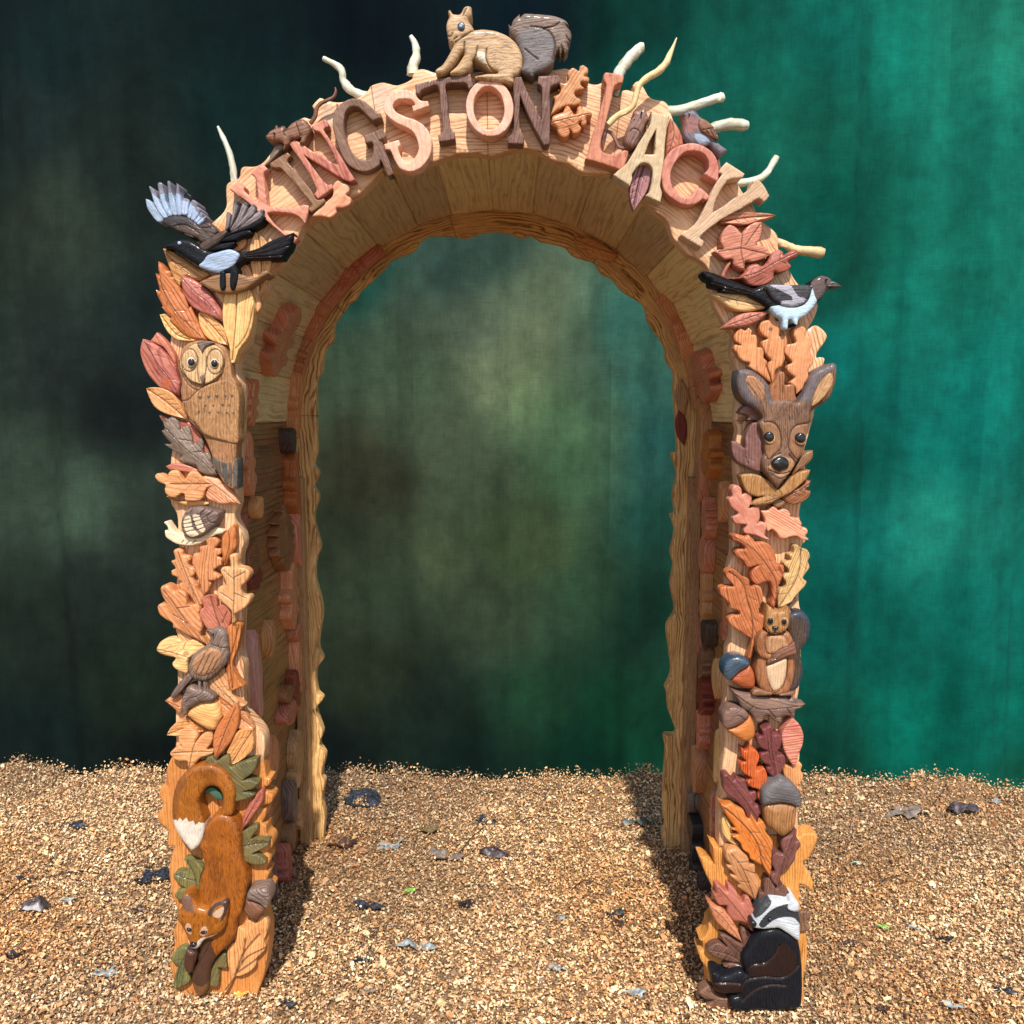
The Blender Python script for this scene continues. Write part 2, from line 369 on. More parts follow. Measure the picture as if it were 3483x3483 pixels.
# ------------------------------------------------------------------ setting: ground, wood chips, painted backdrop
TILT = .0215
def gz(x, y):
    z = -TILT*(min(max(x, -3), 3)+.75)+.012*noise.noise(Vector((x*1.7, y*1.7, 3)))+.006*noise.noise(Vector((x*6, y*6, 5)))
    ye = 1.40+.05*noise.noise(Vector((x*1.9, 0, 8)))+.05*noise.noise(Vector((x*6, 0, 2)))
    k = (y-(ye-.30))/.30
    if k > 0: z += (.022+.06*noise.noise(Vector((x*3.4, 1.5, 4)))+.03*noise.noise(Vector((x*11, 1.5, 4))))*min(1, k)**1.5
    if y > ye: z -= min(1.75, (y-ye)*1.6+.35*min(1, (y-ye)/.1)*.1)  # made-up drop past the edge, shaped to keep the arch shadow unseen
    for lx in (-.765, .655): z += .013*math.exp(-max(0, abs(x-lx)-.09)**2/.008-max(0, abs(y+.02)-.03)**2/.004)
    return z
xs = sorted(set([-30., -15., -8., -5.]+list(np.round(np.arange(-3.4, 3.41, .035), 3))+[5., 8., 15., 30.]))
ys = [-20., -10., -5., -3., -2., -1.2]+list(np.round(np.arange(-.7, 1.2, .05), 3))+list(np.round(np.arange(1.2, 1.9, .02), 3))+[2.0, 2.2, 2.5, 3., 4., 6., 10., 25.]
V = [(x, y, gz(x, y)) for y in ys for x in xs]; nx = len(xs)
Fc = [(j*nx+i, j*nx+i+1, (j+1)*nx+i+1, (j+1)*nx+i) for j in range(len(ys)-1) for i in range(nx-1)]
m, t, b = newmat('sawdust_soil'); n = N(t)
tc = n('TexCoord').outputs['Object']
c = n.mix(n('TexNoise', {'Vector': tc, 'Scale': 140., 'Detail': 4., 'Roughness': .7}).outputs['Fac'], (.055, .028, .012), (.36, .22, .11))
c = n.mix(n('MapRange', {0: n('TexNoise', {'Vector': tc, 'Scale': 2.2, 'Detail': 3.}).outputs['Fac'], 1: .45, 2: .75}).outputs[0], c, (.09, .06, .035))
t.links.new(c, b.inputs['Base Color']); b.inputs['Roughness'].default_value = .9
tag(mesh_obj('ground', V, Fc, m), kind='structure')

# wood chips: curled flakes of sawn wood, too many to count
m, t, b = newmat('wood_chip'); n = N(t)
ca = n('Attribute', attribute_name='chip').outputs['Color']; t.links.new(ca, b.inputs['Base Color']); b.inputs['Roughness'].default_value = .62
NCH = 380000
r = np.random.RandomState(11)
yy = r.uniform(-.45, 1.50, NCH); xx = r.uniform(-1, 1, NCH)*(1.85+.62*(yy+.1)+.25)
ln = (.0036+.0075*r.rand(NCH)**1.5)*(1+1.1*(r.rand(NCH) > .965)); wd = ln*r.uniform(.3, .65, NCH)
rz = r.uniform(0, 6.283, NCH); tx = r.normal(0, .62, NCH); ty = r.normal(0, .5, NCH); cu = r.uniform(.0, .45, NCH)*wd
gxs = np.linspace(-3.4, 3.4, 340); gys = np.linspace(-.5, 1.56, 140)
GZ = np.array([[gz(x, y) for x in gxs] for y in gys])
fx = (xx-gxs[0])/(gxs[1]-gxs[0]); fy = (yy-gys[0])/(gys[1]-gys[0]); ix = fx.astype(int); iy = fy.astype(int); fx -= ix; fy -= iy
z0 = GZ[iy, ix]*(1-fx)*(1-fy)+GZ[iy, ix+1]*fx*(1-fy)+GZ[iy+1, ix]*(1-fx)*fy+GZ[iy+1, ix+1]*fx*fy
z0 = z0+r.uniform(.0, .015, NCH)+(yy > 1.25)*r.rand(NCH)**5*.045
loc = np.zeros((NCH, 6, 3))
for k, (a, bb) in enumerate(((-.5, -.5), (0, -.5), (.5, -.5), (.5, .5), (0, .5), (-.5, .5))):
    loc[:, k, 0] = a*ln; loc[:, k, 1] = bb*wd*(1 if a else 1.15); loc[:, k, 2] = cu*(1 if a == 0 else -.4)
def rot(P, ax, an):
    c, s = np.cos(an)[:, None], np.sin(an)[:, None]; i, j = [(1, 2), (2, 0), (0, 1)][ax]
    a, bb = P[:, :, i].copy(), P[:, :, j].copy(); P[:, :, i] = a*c-bb*s; P[:, :, j] = a*s+bb*c
rot(loc, 0, tx); rot(loc, 1, ty); rot(loc, 2, rz)
loc[:, :, 0] += xx[:, None]; loc[:, :, 1] += yy[:, None]; loc[:, :, 2] += z0[:, None]
pal = np.array([(.72,.52,.30),(.80,.63,.42),(.60,.39,.20),(.48,.27,.12),(.62,.31,.13),(.30,.17,.08),(.13,.075,.04),(.78,.66,.46),(.40,.27,.15),(.06,.04,.028)])
pi = r.choice(len(pal), NCH, p=[.18,.16,.14,.12,.06,.12,.07,.05,.07,.03]); cc = np.minimum(pal[pi]*r.uniform(.75, 1.22, (NCH, 1))*np.array((1.12, 1.02, .90)), .9)
# darker chips in noise patches, towards the back and outside the legs
dm = np.array([[noise.noise(Vector((x*1.1, y*1.5, 21))) for x in gxs] for y in gys])[iy, ix]
dm = np.clip((dm-.05+.22*np.clip((yy-.7)/.7, 0, 1))*2.6, 0, 1); side = np.clip((np.abs(xx+.06)-.62)/.25, 0, 1)*np.clip((1.35-np.abs(xx+.06))/.4, 0, 1)
warm = np.array([[noise.noise(Vector((x*1.4, y*1.8, 33))) for x in gxs] for y in gys])[iy, ix]
warm = np.clip((warm+.02)*2.4, 0, 1)[:, None]; cc = cc*(1-warm)+cc*np.array((.92, .79, .64))*warm
dk = np.clip(dm*.7+side*.45, 0, .8)*(r.rand(NCH) < .9)
cc = cc*(1-dk[:, None])+cc*np.array((.46, .42, .42))*dk[:, None]
me = bpy.data.meshes.new('wood_chips'); me.vertices.add(NCH*6); me.vertices.foreach_set('co', loc.ravel().astype(np.float32))
base = (np.arange(NCH)*6)[:, None]; q = np.concatenate([base+np.array((0, 1, 4, 5)), base+np.array((1, 2, 3, 4))], 1).reshape(-1)
me.loops.add(len(q)); me.loops.foreach_set('vertex_index', q.astype(np.int32))
me.polygons.add(NCH*2); me.polygons.foreach_set('loop_start', (np.arange(NCH*2)*4).astype(np.int32)); me.update(calc_edges=True)
at = me.color_attributes.new('chip', 'FLOAT_COLOR', 'POINT'); c4 = np.ones((NCH, 6, 4), np.float32); c4[:, :, :3] = cc[:, None, :]; at.data.foreach_set('color', c4.ravel())
me.materials.append(m)
tag(link(bpy.data.objects.new('wood_chips', me)), 'layer of loose pale and brown wood chips covering the ground', 'wood chips', kind='stuff')

# painted cloth backdrop, set back past the drop so the arch shadow misses it
BACK_PAINT = [(-3.32, 4.2, 0.0029, 0.0091, 0.0102), (-3.0, 3.87, 0.0037, 0.013, 0.0131), (-1.61, 4.0, 0.0011, 0.007, 0.0082), (-0.92, 4.0, 0.0, 0.0037, 0.0065), (-0.37, 3.7, 0.0, 0.0044, 0.008), (0.12, 4.07, 0.0, 0.006, 0.0116), (0.81, 4.03, 0.0, 0.0262, 0.0194), (0.81, 3.6, 0.0, 0.0452, 0.0343), (1.5, 3.87, 0.0015, 0.0762, 0.0545), (1.17, 3.37, 0.0044, 0.0802, 0.0578), (2.54, 3.87, 0.003, 0.162, 0.1144), (2.05, 4.0, 0.0015, 0.107, 0.0802), (3.23, 4.0, 0.0097, 0.1714, 0.1144), (3.27, 3.2, 0.0048, 0.1384, 0.0976), (1.87, 3.37, 0.003, 0.0844, 0.0545), (2.06, 2.93, 0.0, 0.0612, 0.0423), (-3.05, 2.86, 0.022, 0.0343, 0.0242), (-2.48, 3.1, 0.0091, 0.0176, 0.015), (-3.17, 3.37, 0.0066, 0.0144, 0.0137), (-2.38, 2.17, 0.0066, 0.013, 0.0125), (-3.11, 1.81, 0.013, 0.0212, 0.0177), (-2.66, 1.46, 0.0045, 0.008, 0.0082), (-3.37, 1.09, 0.0296, 0.0482, 0.0318), (-2.98, 0.91, 0.0452, 0.0762, 0.0481), (-2.62, 0.73, 0.0176, 0.0262, 0.02), (-2.82, 0.36, 0.0106, 0.0176, 0.0137), (-3.36, -0.02, 0.0091, 0.016, 0.0113), (-3.26, -0.79, 0.0045, 0.0116, 0.0102), (-2.67, -0.4, 0.0106, 0.0212, 0.0125), (-2.51, -0.87, 0.0029, 0.007, 0.0065), (-1.28, 3.2, 0.0015, 0.013, 0.0125), (-1.8, 3.54, 0.0018, 0.0116, 0.0113), (-1.16, 2.52, 0.0055, 0.0452, 0.0338), (-0.41, 2.52, 0.0212, 0.0482, 0.0395), (-0.06, 2.59, 0.0252, 0.0545, 0.0423), (0.12, 2.31, 0.0887, 0.1221, 0.0723), (-0.24, 2.1, 0.0612, 0.0887, 0.0578), (0.48, 2.03, 0.0648, 0.107, 0.0648), (0.12, 1.67, 0.1221, 0.1746, 0.0844), (-0.46, 1.53, 0.0513, 0.0723, 0.0423), (0.56, 1.6, 0.0423, 0.0887, 0.0482), (0.12, 1.99, 0.117, 0.15, 0.0802), (-0.13, 1.81, 0.0976, 0.1221, 0.0648), (0.3, 1.53, 0.0612, 0.1384, 0.0648), (0.31, 1.17, 0.0395, 0.0931, 0.0452), (0.12, 0.73, 0.0452, 0.0723, 0.0296), (-0.6, 1.81, 0.0452, 0.0762, 0.0423), (-1.03, 1.81, 0.0324, 0.0545, 0.0318), (-0.97, 1.09, 0.0296, 0.0319, 0.0163), (-1.19, 0.73, 0.0197, 0.0273, 0.015), (-0.31, 1.09, 0.0482, 0.0723, 0.0395), (-0.43, 0.54, 0.0452, 0.0648, 0.0319), (-0.24, 0.17, 0.0319, 0.0482, 0.0252), (0.49, 0.36, 0.0212, 0.0545, 0.0273), (-0.76, 0.17, 0.0262, 0.0423, 0.0232), (0.76, 2.17, 0.0252, 0.107, 0.0802), (0.88, 1.67, 0.0212, 0.0887, 0.0685), (0.99, 1.28, 0.013, 0.0723, 0.0612), (0.97, 0.73, 0.007, 0.0452, 0.0319), (0.94, 0.17, 0.0044, 0.0296, 0.0176), (-0.99, -0.21, 0.0157, 0.0232, 0.0113), (-0.62, -0.52, 0.008, 0.0176, 0.013), (0.13, -0.52, 0.0091, 0.0395, 0.0176), (0.69, -0.59, 0.003, 0.0395, 0.0176), (-1.23, -0.79, 0.0029, 0.007, 0.0065), (-0.25, -0.87, 0.0037, 0.0144, 0.0116), (0.51, -0.94, 0.0012, 0.0252, 0.0144), (0.99, -0.91, 0.0018, 0.0423, 0.0212), (1.9, 2.52, 0.0, 0.0887, 0.0648), (2.28, 1.81, 0.0006, 0.0976, 0.0802), (2.25, 2.45, 0.0018, 0.0612, 0.0395), (2.96, 2.52, 0.0048, 0.1559, 0.107), (2.62, 2.1, 0.0037, 0.15, 0.107), (3.02, 1.46, 0.0015, 0.1384, 0.107), (3.36, 1.81, 0.0024, 0.15, 0.1119), (2.23, 1.28, 0.0, 0.0545, 0.0395), (2.87, 0.73, 0.008, 0.1683, 0.1221), (2.32, 0.73, 0.0012, 0.107, 0.0844), (2.2, 0.17, 0.0, 0.0612, 0.0482), (2.54, -0.02, 0.0006, 0.0887, 0.0648), (3.27, 0.17, 0.0018, 0.1329, 0.0976), (2.76, -0.79, 0.0, 0.1441, 0.0976), (3.31, -0.59, 0.0006, 0.1274, 0.0887), (2.23, -0.79, 0.0012, 0.0482, 0.0296), (2.4, -1.18, 0.0012, 0.0319, 0.0194), (3.66, -1.18, 0.003, 0.0802, 0.0482)]
bx = np.linspace(-9, 9, 541); bz = np.linspace(-1.7, 6.5, 100)
SP = np.array([q[:2] for q in BACK_PAINT]); SC3 = np.array([q[2:] for q in BACK_PAINT])
V = []; cl = []
for z in bz:
    for x in bx:
        V.append((x, 3.9+.05*math.sin(x*5.3+.6*math.sin(z))+.03*math.sin(x*13+z*.4)+.045*noise.noise(Vector((x*5.5, z*.25, 11)))+.02*noise.noise(Vector((x*16, z*.5, 12)))+.02*noise.noise(Vector((x*2, z*.7, 1))), z))
Vn = np.array(V); cxz = Vn[:, (0, 2)]
wob = np.array([(noise.noise(Vector((a*1.3, b_*1.3, 7))), noise.noise(Vector((a*1.3, b_*1.3, 17)))) for a, b_ in cxz])*.16
d2 = ((cxz+wob)[:, None]-SP[None])**2; wgt = 1/(d2.sum(2)+.035)**2
cl = (wgt@SC3)/wgt.sum(1)[:, None]
nx = len(bx); Fc = [(j*nx+i, j*nx+i+1, (j+1)*nx+i+1, (j+1)*nx+i) for j in range(len(bz)-1) for i in range(nx-1)]
m, t, b = newmat('painted_canvas'); n = N(t)
pa = n('Attribute', attribute_name='paint').outputs['Color']; tc = n('TexCoord').outputs['Object']
s1 = n('VectorMath', {0: tc, 1: (1., 1., .6)}, operation='MULTIPLY').outputs[0]
f1 = n('TexNoise', {'Vector': s1, 'Scale': 1.9, 'Detail': 5., 'Roughness': .55}).outputs['Fac']
s2 = n('VectorMath', {0: tc, 1: (9., 1., .6)}, operation='MULTIPLY').outputs[0]
f2 = n('TexNoise', {'Vector': s2, 'Scale': 1., 'Detail': 2.}).outputs['Fac']
wa = n('TexNoise', {'Vector': n('VectorMath', {0: tc, 1: (130., 1., 9.)}, operation='MULTIPLY').outputs[0], 'Scale': 1., 'Detail': 2.}).outputs['Fac']
wb = n('TexNoise', {'Vector': n('VectorMath', {0: tc, 1: (9., 1., 130.)}, operation='MULTIPLY').outputs[0], 'Scale': 1., 'Detail': 2.}).outputs['Fac']
f3 = n.math('ADD', wa, wb)
f4 = n('TexNoise', {'Vector': tc, 'Scale': 7., 'Detail': 7., 'Roughness': .62}).outputs['Fac']
k = n.math('MULTIPLY', n.math('MULTIPLY_ADD', f1, 1.5, .26), n.math('MULTIPLY_ADD', f2, .2, .9)); k = n.math('MULTIPLY', k, n.math('MULTIPLY_ADD', f3, .42, .58)); k = n.math('MULTIPLY', k, n.math('MULTIPLY_ADD', f4, 1.1, .45))
cc_ = n('VectorMath', {0: pa, 1: n('CombineXYZ', {0: k, 1: k, 2: k}).outputs[0]}, operation='MULTIPLY').outputs[0]
t.links.new(cc_, b.inputs['Base Color']); b.inputs['Roughness'].default_value = .95; b.inputs['Specular IOR Level'].default_value = .08
paint = np.ones((len(V), 4)); paint[:, :3] = cl*.69
o = mesh_obj('backdrop_cloth', V, Fc, m, None, None, paint)
tag(o, 'large hanging cloth backdrop painted in mottled dark and emerald green', 'backdrop')

# ------------------------------------------------------------------ the carved arch: one thing
ARCH = bpy.data.objects.new('carved_arch', None); link(ARCH)
tag(ARCH, 'freestanding wooden arch covered in carved leaves, woodland animals and letters', 'arch')
PIECES = [
('front_board', 'pine', 0, '-6250,7056 -6698,7636 -6710,7932 -6711,8371 -6695,8861 -6763,9251 -6722,9826 -6692,10309 -6693,10731 -6702,11562 -6597,11906 -6631,12190 -6766,12473 -6781,12655 -6700,12937 -6696,13499 -6617,14150 -6586,14436 -6516,15723 -6630,16137 -6547,16479 -6340,16786 -6250,17167 -6124,17617 -5851,18043 -5721,18413 -5454,18693 -5214,19061 -5063,19258 -4909,19535 -4620,19704 -4248,19873 -3805,20149 -3574,20263 -3278,20538 -3018,20765 -2361,20832 -1986,20925 -1557,21092 -1321,21165 -749,21192 -521,21132 -176,21218 162,21298 535,21258 963,21039 1309,20959 1656,20765 2023,20732 2369,20705 2573,20484 2832,20243 3126,20095 3386,19873 3675,19650 3829,19258 4007,19061 4179,18877 4355,18789 4589,18645 4713,18447 4751,17995 4909,17596 5151,17195 5333,16966 5311,16737 5295,16542 5356,16381 5446,15920 5443,15237 5430,14947 5493,14727 5465,14450 5462,13764 5508,13391 5418,12741 5430,12270 5445,11701 5362,11305 5359,10591 5475,9767 5467,9513 5379,9244 5382,8273 5332,7666 5316,7125 5358,6634 5314,6033 5327,5530 5273,5289 5288,4108c 7337,4108c 7297,4813 7222,5902 7273,6596 7101,7506 7117,7681 7196,8174 7220,8951 7184,10198 7143,10332 7110,10635 7210,11518 7141,11854 7230,11986 7108,12379 7062,12647 7096,12908 7200,13434 7116,14193 7178,14450 7277,14869 7338,15166 7339,15709 7516,16291 7539,16416 7439,16451 7341,16437 7343,16549 7517,16806 7568,16966 7413,17146 7263,17202 7104,17126 7223,17326 7323,17665 7145,17933 6849,18167 6622,18482 6339,18993 6333,19203 6250,19380 5972,19610 5805,19833 5777,19853 5680,20061 5459,20283 5314,20511 4945,20859 4885,21065 4651,21305 4575,21325 4041,21457 3842,21775 3719,22092 3696,22210 3570,22348 3302,22401 3177,22486 3085,22650 2959,22814 2824,22722 2860,22585 2695,22617 2572,22585 2546,22467 2354,22480 2249,22696 2166,22788 1968,22735 1790,22768 1562,22957 1356,23055 1247,23101 742,23023 222,22971 -625,23023 -1241,22957 -1760,22984 -2081,23075 -2321,23003 -2315,22879 -2364,22833 -2632,22716 -2742,22716 -3028,22774 -3290,22696 -3360,22578 -3603,22407 -3982,22309 -4195,22322 -4365,22362 -4474,22407 -4664,22223 -4603,22151 -4698,21934 -4842,21967 -5099,21841 -5476,21418 -5706,21085 -5876,20925 -6065,20859 -6342,20845 -6433,20598 -6693,20484 -6729,20250 -6731,19974 -6821,19799 -7036,19610 -7326,19298 -7690,18891 -7986,18482 -8148,17933 -8142,17243 -8178,16876 -8185,16688 -8163,15849 -8228,15145 -8221,14436 -8290,13965 -8334,13434 -8326,12922 -8201,12640 -8194,12277 -8180,11547 -8296,10812 -8339,9767 -8268,9535 -8342,8951 -8347,8469 -8417,7818 -8448,7056 -8506,6365c -6271,6365c', {'g': ['-3018,20765 -3283,22696', '2369,20705 2546,22467', '5431,14926 7275,14919', '-6663,16200 -8206,16200', '-563,21132 -591,23023'], 'p': [((0.16, 0.06, 0.025), 0.75, '-2426,21112 -2433,21095 -2453,21081 -2481,21073 -2511,21073 -2538,21081 -2558,21095 -2564,21112 -2557,21129 -2538,21143 -2510,21150 -2480,21150 -2452,21143 -2433,21129'), ((0.16, 0.06, 0.025), 0.7, '2883,20578 2878,20561 2863,20547 2840,20539 2816,20539 2793,20547 2778,20561 2772,20578 2777,20595 2792,20610 2814,20617 2839,20617 2862,20610 2877,20595'), ((0.2, 0.08, 0.03), 0.7, '5630,14933 5622,14890 5600,14855 5566,14836 5528,14836 5493,14855 5469,14890 5459,14933 5466,14976 5489,15010 5522,15029 5561,15029 5596,15010 5620,14976'), ((0.3, 0.3, 0.28), 0.35, '-2766,22434 -2794,22302 -2868,22197 -2973,22139 -3090,22139 -3193,22197 -3263,22302 -3287,22434 -3259,22565 -3185,22670 -3080,22727 -2964,22727 -2861,22670 -2790,22565'), ((0.3, 0.3, 0.28), 0.35, '880,22630 860,22482 804,22363 722,22298 630,22298 547,22363 490,22482 469,22630 489,22778 546,22897 628,22962 719,22962 802,22897 859,22778'), ((0.3, 0.3, 0.28), 0.3, '-4092,21973 -4113,21858 -4164,21766 -4237,21716 -4317,21716 -4387,21766 -4434,21858 -4450,21973 -4429,22088 -4378,22179 -4305,22230 -4226,22230 -4155,22179 -4108,22088'), ((0.3, 0.3, 0.28), 0.3, '2355,21841 2341,21669 2297,21531 2231,21454 2158,21454 2090,21531 2044,21669 2025,21841 2040,22013 2084,22150 2150,22227 2222,22227 2290,22150 2337,22013'), ((0.18, 0.07, 0.03), 0.7, '-6807,16549 -6813,16513 -6830,16483 -6853,16467 -6879,16467 -6901,16483 -6915,16513 -6920,16549 -6913,16585 -6896,16614 -6873,16630 -6848,16630 -6826,16614 -6811,16585')], 'gr': 1.45, 'gw': 0.7, 'wob': 2, 'back': 45}),
('front_board', 'pineor', 8, '-8741,-171c -8745,496 -8818,917 -8772,1127 -8668,1642 -8707,1786 -8637,2018 -8522,2250 -8614,2585 -8703,2807 -8757,3314 -8745,3614 -8656,3960 -8612,4125 -8760,4148 -8777,4289 -8744,4547 -8952,4735 -9017,4953 -8906,5116 -8848,5255 -8922,5434 -8923,5596 -8827,5758 -8761,5735 -8755,5882 -8713,6182 -8606,6436 -8435,6627 -8060,6780 -7688,6857 -7169,6933 -6689,7162 -6483,7154 -6336,6910 -6286,6597 -6245,6236 -6209,5944 -6099,5920 -6141,5758 -6276,5681 -6278,5619 -6147,5542 -6046,5441 -6117,5279 -6388,5178 -6248,5124 -6261,4937 -6348,4773 -6246,4696 -6238,4469 -6108,4328 -6114,4125 -6236,4031 -6160,3803 -6281,3535 -6201,3440 -6276,3188 -6123,3021 -6204,2839 -6302,2569 -6318,2282 -6252,1954 -6262,1610 -6315,1119 -6429,601 -6562,236 -6650,-171c', {'R': 6, 'lab': 'orange fox panel board at the foot of the pillar', 'gr': 1.57, 'back': 45}),
('front_board', 'pineor', 8, '5128,-662c 5073,374 5024,860 4882,1062 4808,1312 4928,1369 4908,1586 4832,1626 4936,1706 5037,1898 5063,2090 5165,2226 5228,2744 5083,3132 4925,3464 4781,3866c 4810,3881 4916,3866 5168,3669c 5119,4109 5072,4211c 5390,4070 5520,4227 6114,4383 6710,4422 7302,4375 7410,4469 7739,4477c 7780,4375 7694,4070 7554,3787 7430,3708 7605,3417 7712,3156 7730,2871c 7559,3029 7383,3116 7376,2887 7369,2640 7504,2250 7579,1818 7623,1216 7597,885 7546,601 7583,-8 7599,-662c', {'R': 6, 'lab': 'orange badger panel board at the foot of the pillar', 'gr': 1.57, 'back': 45}),
('laurel_leaf', 'gold', 22.0, '-8196,18952c -8028,18908 -7818,18777 -7574,18620 -7382,18498 -7153,18375 -7265,18270 -7374,18217c -7517,18235 -7658,18305 -7787,18217 -7846,18077c -7948,18217 -8014,18358 -8142,18743', {'g': ['-8154,18882 -7828,18533 -7445,18253']}),
('laurel_leaf', 'orange', 17.1, '-6897,19483 -6805,19570 -6682,19501 -6600,19292 -6263,19188 -6305,18996 -6524,18891 -6788,19031 -6904,19292', {}),
('laurel_leaf', 'pinelt', 24.4, '-6006,19312c -5831,19191 -5696,18930 -5680,18581 -5788,18231 -5922,17968 -6015,17863c -6078,18144 -6139,18494 -6163,18843 -6119,19104', {'g': ['-5954,19260 -5901,18669 -5976,17968']}),
('laurel_leaf', 'pinelt', 18.3, '-6493,18627c -6261,18592 -6108,18328 -6029,17977 -5950,17623 -6045,17464c -6160,17800 -6275,18153 -6448,18364', {}),
('laurel_leaf', 'pine', 19.5, '-7034,17940 -6801,17904 -6863,17675c -6949,17799', {}),
('laurel_leaf', 'pinelt', 22.0, '-8359,17427c -8178,17448 -8092,17338 -7991,17161 -7748,16930 -7480,16841 -7608,16814 -7932,16841 -8108,16948 -8245,17125', {'g': ['-8306,17391 -7999,16983 -7643,16841']}),
('serrated_leaf', 'rustlt', 26.8, '-8297,18647c -8202,18560 -8118,18438 -8029,18420 -8016,18298c -7946,18263 -7915,18140 -7847,18070 -7798,17930c -7712,17842 -7665,17683 -7642,17569c -7577,17632 -7530,17456 -7463,17315 -7365,17067 -7230,16828c -7464,16837 -7730,16925 -7973,17156 -8111,17315 -8064,17350c -8211,17509 -8270,17597c -8242,17613 -8324,17791 -8365,17895 -8387,18000c -8299,17965 -8335,18175 -8371,18376c -8293,18315 -8303,18490', {'g': ['-8277,18490 -8191,17965 -7890,17437 -7371,16906']}),
('laurel_leaf', 'red', 31.7, '-7783,18308c -7623,18290 -7396,18168 -7135,17958 -6966,17695 -6849,17466 -6838,17257c -7156,17398 -7508,17574 -7679,17784 -7760,17993', {'g': ['-7758,18273 -7406,17888 -7145,17695 -6855,17290']}),
('laurel_leaf', 'orange', 28.1, '-7400,17455 -7239,17437 -6992,17296 -6820,17084 -6743,16711c -6922,16747 -7188,16853 -7326,17013 -7392,17190', {'g': ['-7374,17426 -7036,17082 -6760,16745']}),
('laurel_leaf', 'pinelt', 32.9, '-6749,17895 -6595,17956 -6309,17974 -6130,17956 -6070,17607 -6138,17149 -6274,16831 -6461,16619 -6597,16299 -6687,16316 -6693,16654 -6804,17096 -6827,17449', {'g': ['-6471,17921 -6529,17254 -6649,16368', '-6088,17606 -6269,16989 -6550,16634']}),
('laurel_leaf', 'cedar', 24.4, '-8439,17017c -8283,16875 -8111,16661 -8011,16447 -7985,16197c -8121,16411 -8292,16661 -8574,16803 -8516,16910', {}),
('laurel_leaf', 'red', 32.9, '-8718,16849c -8558,16796 -8348,16654 -8176,16477 -7989,16210 -7927,15942 -7888,15799 -7927,15512c -8122,15602 -8388,15728 -8612,15978 -8744,16263 -8803,16548 -8768,16725', {'g': ['-8683,16814 -8400,16299 -8144,15942 -7943,15548'], 'p': [((0.42, 0.09, 0.02), 0.7, '-8082,15817 -8095,15769 -8128,15730 -8174,15709 -8224,15709 -8268,15730 -8297,15769 -8306,15817 -8293,15865 -8261,15904 -8215,15925 -8165,15925 -8121,15904 -8091,15865')]}),
('laurel_leaf', 'orangepk', 30.5, '-8716,15693c -8561,15719 -8308,15693 -8096,15585 -7924,15351 -7809,15045 -7803,14973c -8046,15027 -8333,15117 -8544,15261 -8661,15495', {'g': ['-8689,15675 -8232,15351 -7829,14991']}),
('laurel_leaf', 'cedar', 17.1, '-8491,15065 -8221,14975 -7948,14938 -7678,14829 -7469,14556 -7283,14116 -7519,14190 -7873,14519 -8320,14793', {}),
('oak_leaf', 'greybr', 28.1, '-8420,15065c -8278,14901c -8183,15009 -8004,14937 -7958,14719c -7858,14794 -7750,14776 -7685,14576 -7657,14358c -7562,14449 -7414,14522 -7401,14376 -7418,14158c -7299,14176 -7230,14066 -7166,13810 -7078,13701 -7063,13609c -7319,13627 -7517,13701 -7603,13847 -7856,13920 -8000,13993 -7923,14085c -8137,14212 -8359,14367c -8185,14376 -8290,14485 -8409,14685 -8335,14721', {'g': ['-8314,14776 -7842,14285 -7311,13847 -7081,13609', '-8191,14685 -8297,14757', '-7962,14485 -7726,14449', '-7627,14176 -7444,14194']}),
('owl_carving', 'owl', 41.5, '-7899,16294 -7857,16435 -7796,16612 -7648,16736 -7467,16798 -7323,16815 -7073,16780 -6826,16683 -6723,16542 -6675,16382 -6645,16205 -6617,15974 -6515,15796 -6489,15493 -6528,14865 -6553,14380 -6578,14017 -6592,13307c -6725,13314 -6914,13490 -7017,13672 -7121,13818 -7148,14072 -7230,14307 -7348,14560 -7492,14721 -7681,14973 -7779,15224 -7826,15403 -7862,15635 -7827,15849 -7888,16116', {'g': ['-7845,15403 -7682,15421 -7458,15618 -7182,15778', '-7879,16329 -7820,16027 -7616,15725 -7421,15626', '-7777,15296 -7748,15116 -7577,14865'], 'key': 'owl', 'lab': 'tawny owl carving with round face and dark eyes', 'gr': 1.57}),
('face', 'owlface', 48.8, '-7818,16289 -7756,16501 -7589,16642 -7425,16730 -7297,16571 -7196,16660 -7033,16704 -6858,16607 -6775,16430 -6792,16201 -6880,16006 -7047,15846 -7301,15767 -7549,15846 -7704,15988 -7805,16148', {'g': ['-7399,16342 -7422,16227 -7480,16135 -7559,16084 -7645,16084 -7721,16135 -7771,16227 -7785,16342 -7761,16457 -7704,16549 -7625,16600 -7539,16600 -7464,16549 -7414,16457 -7399,16342', '-6780,16307 -6804,16180 -6863,16079 -6945,16022 -7035,16022 -7113,16079 -7165,16180 -7180,16307 -7156,16433 -7096,16534 -7014,16591 -6925,16591 -6847,16534 -6795,16433 -6780,16307', '-7384,16413 -7404,16112 -7370,15829', '-7178,16413 -7197,16148 -7273,15793', '-7785,16201 -7653,15917 -7407,15793 -7156,15802 -6917,15971 -6801,16201'], 'par': 'owl', 'gr': 1.57, 'gw': 1.3}),
('forehead', 'greybr', 52.5, '-7394,16744c -7267,16794 -7108,16771 -7002,16744 -7183,16657 -7269,16516c -7326,16639', {'R': 3, 'par': 'owl'}),
('eye', 'cream', 53.7, '-7424,16295 -7437,16238 -7470,16193 -7515,16168 -7565,16168 -7608,16193 -7637,16238 -7646,16295 -7632,16352 -7600,16397 -7555,16422 -7505,16422 -7462,16397 -7433,16352', {'R': 3, 'g': ['-7428,16295 -7441,16240 -7472,16196 -7516,16171 -7564,16171 -7606,16196 -7634,16240 -7642,16295 -7629,16350 -7598,16394 -7554,16419 -7506,16419 -7464,16394 -7436,16350'], 'par': 'owl'}),
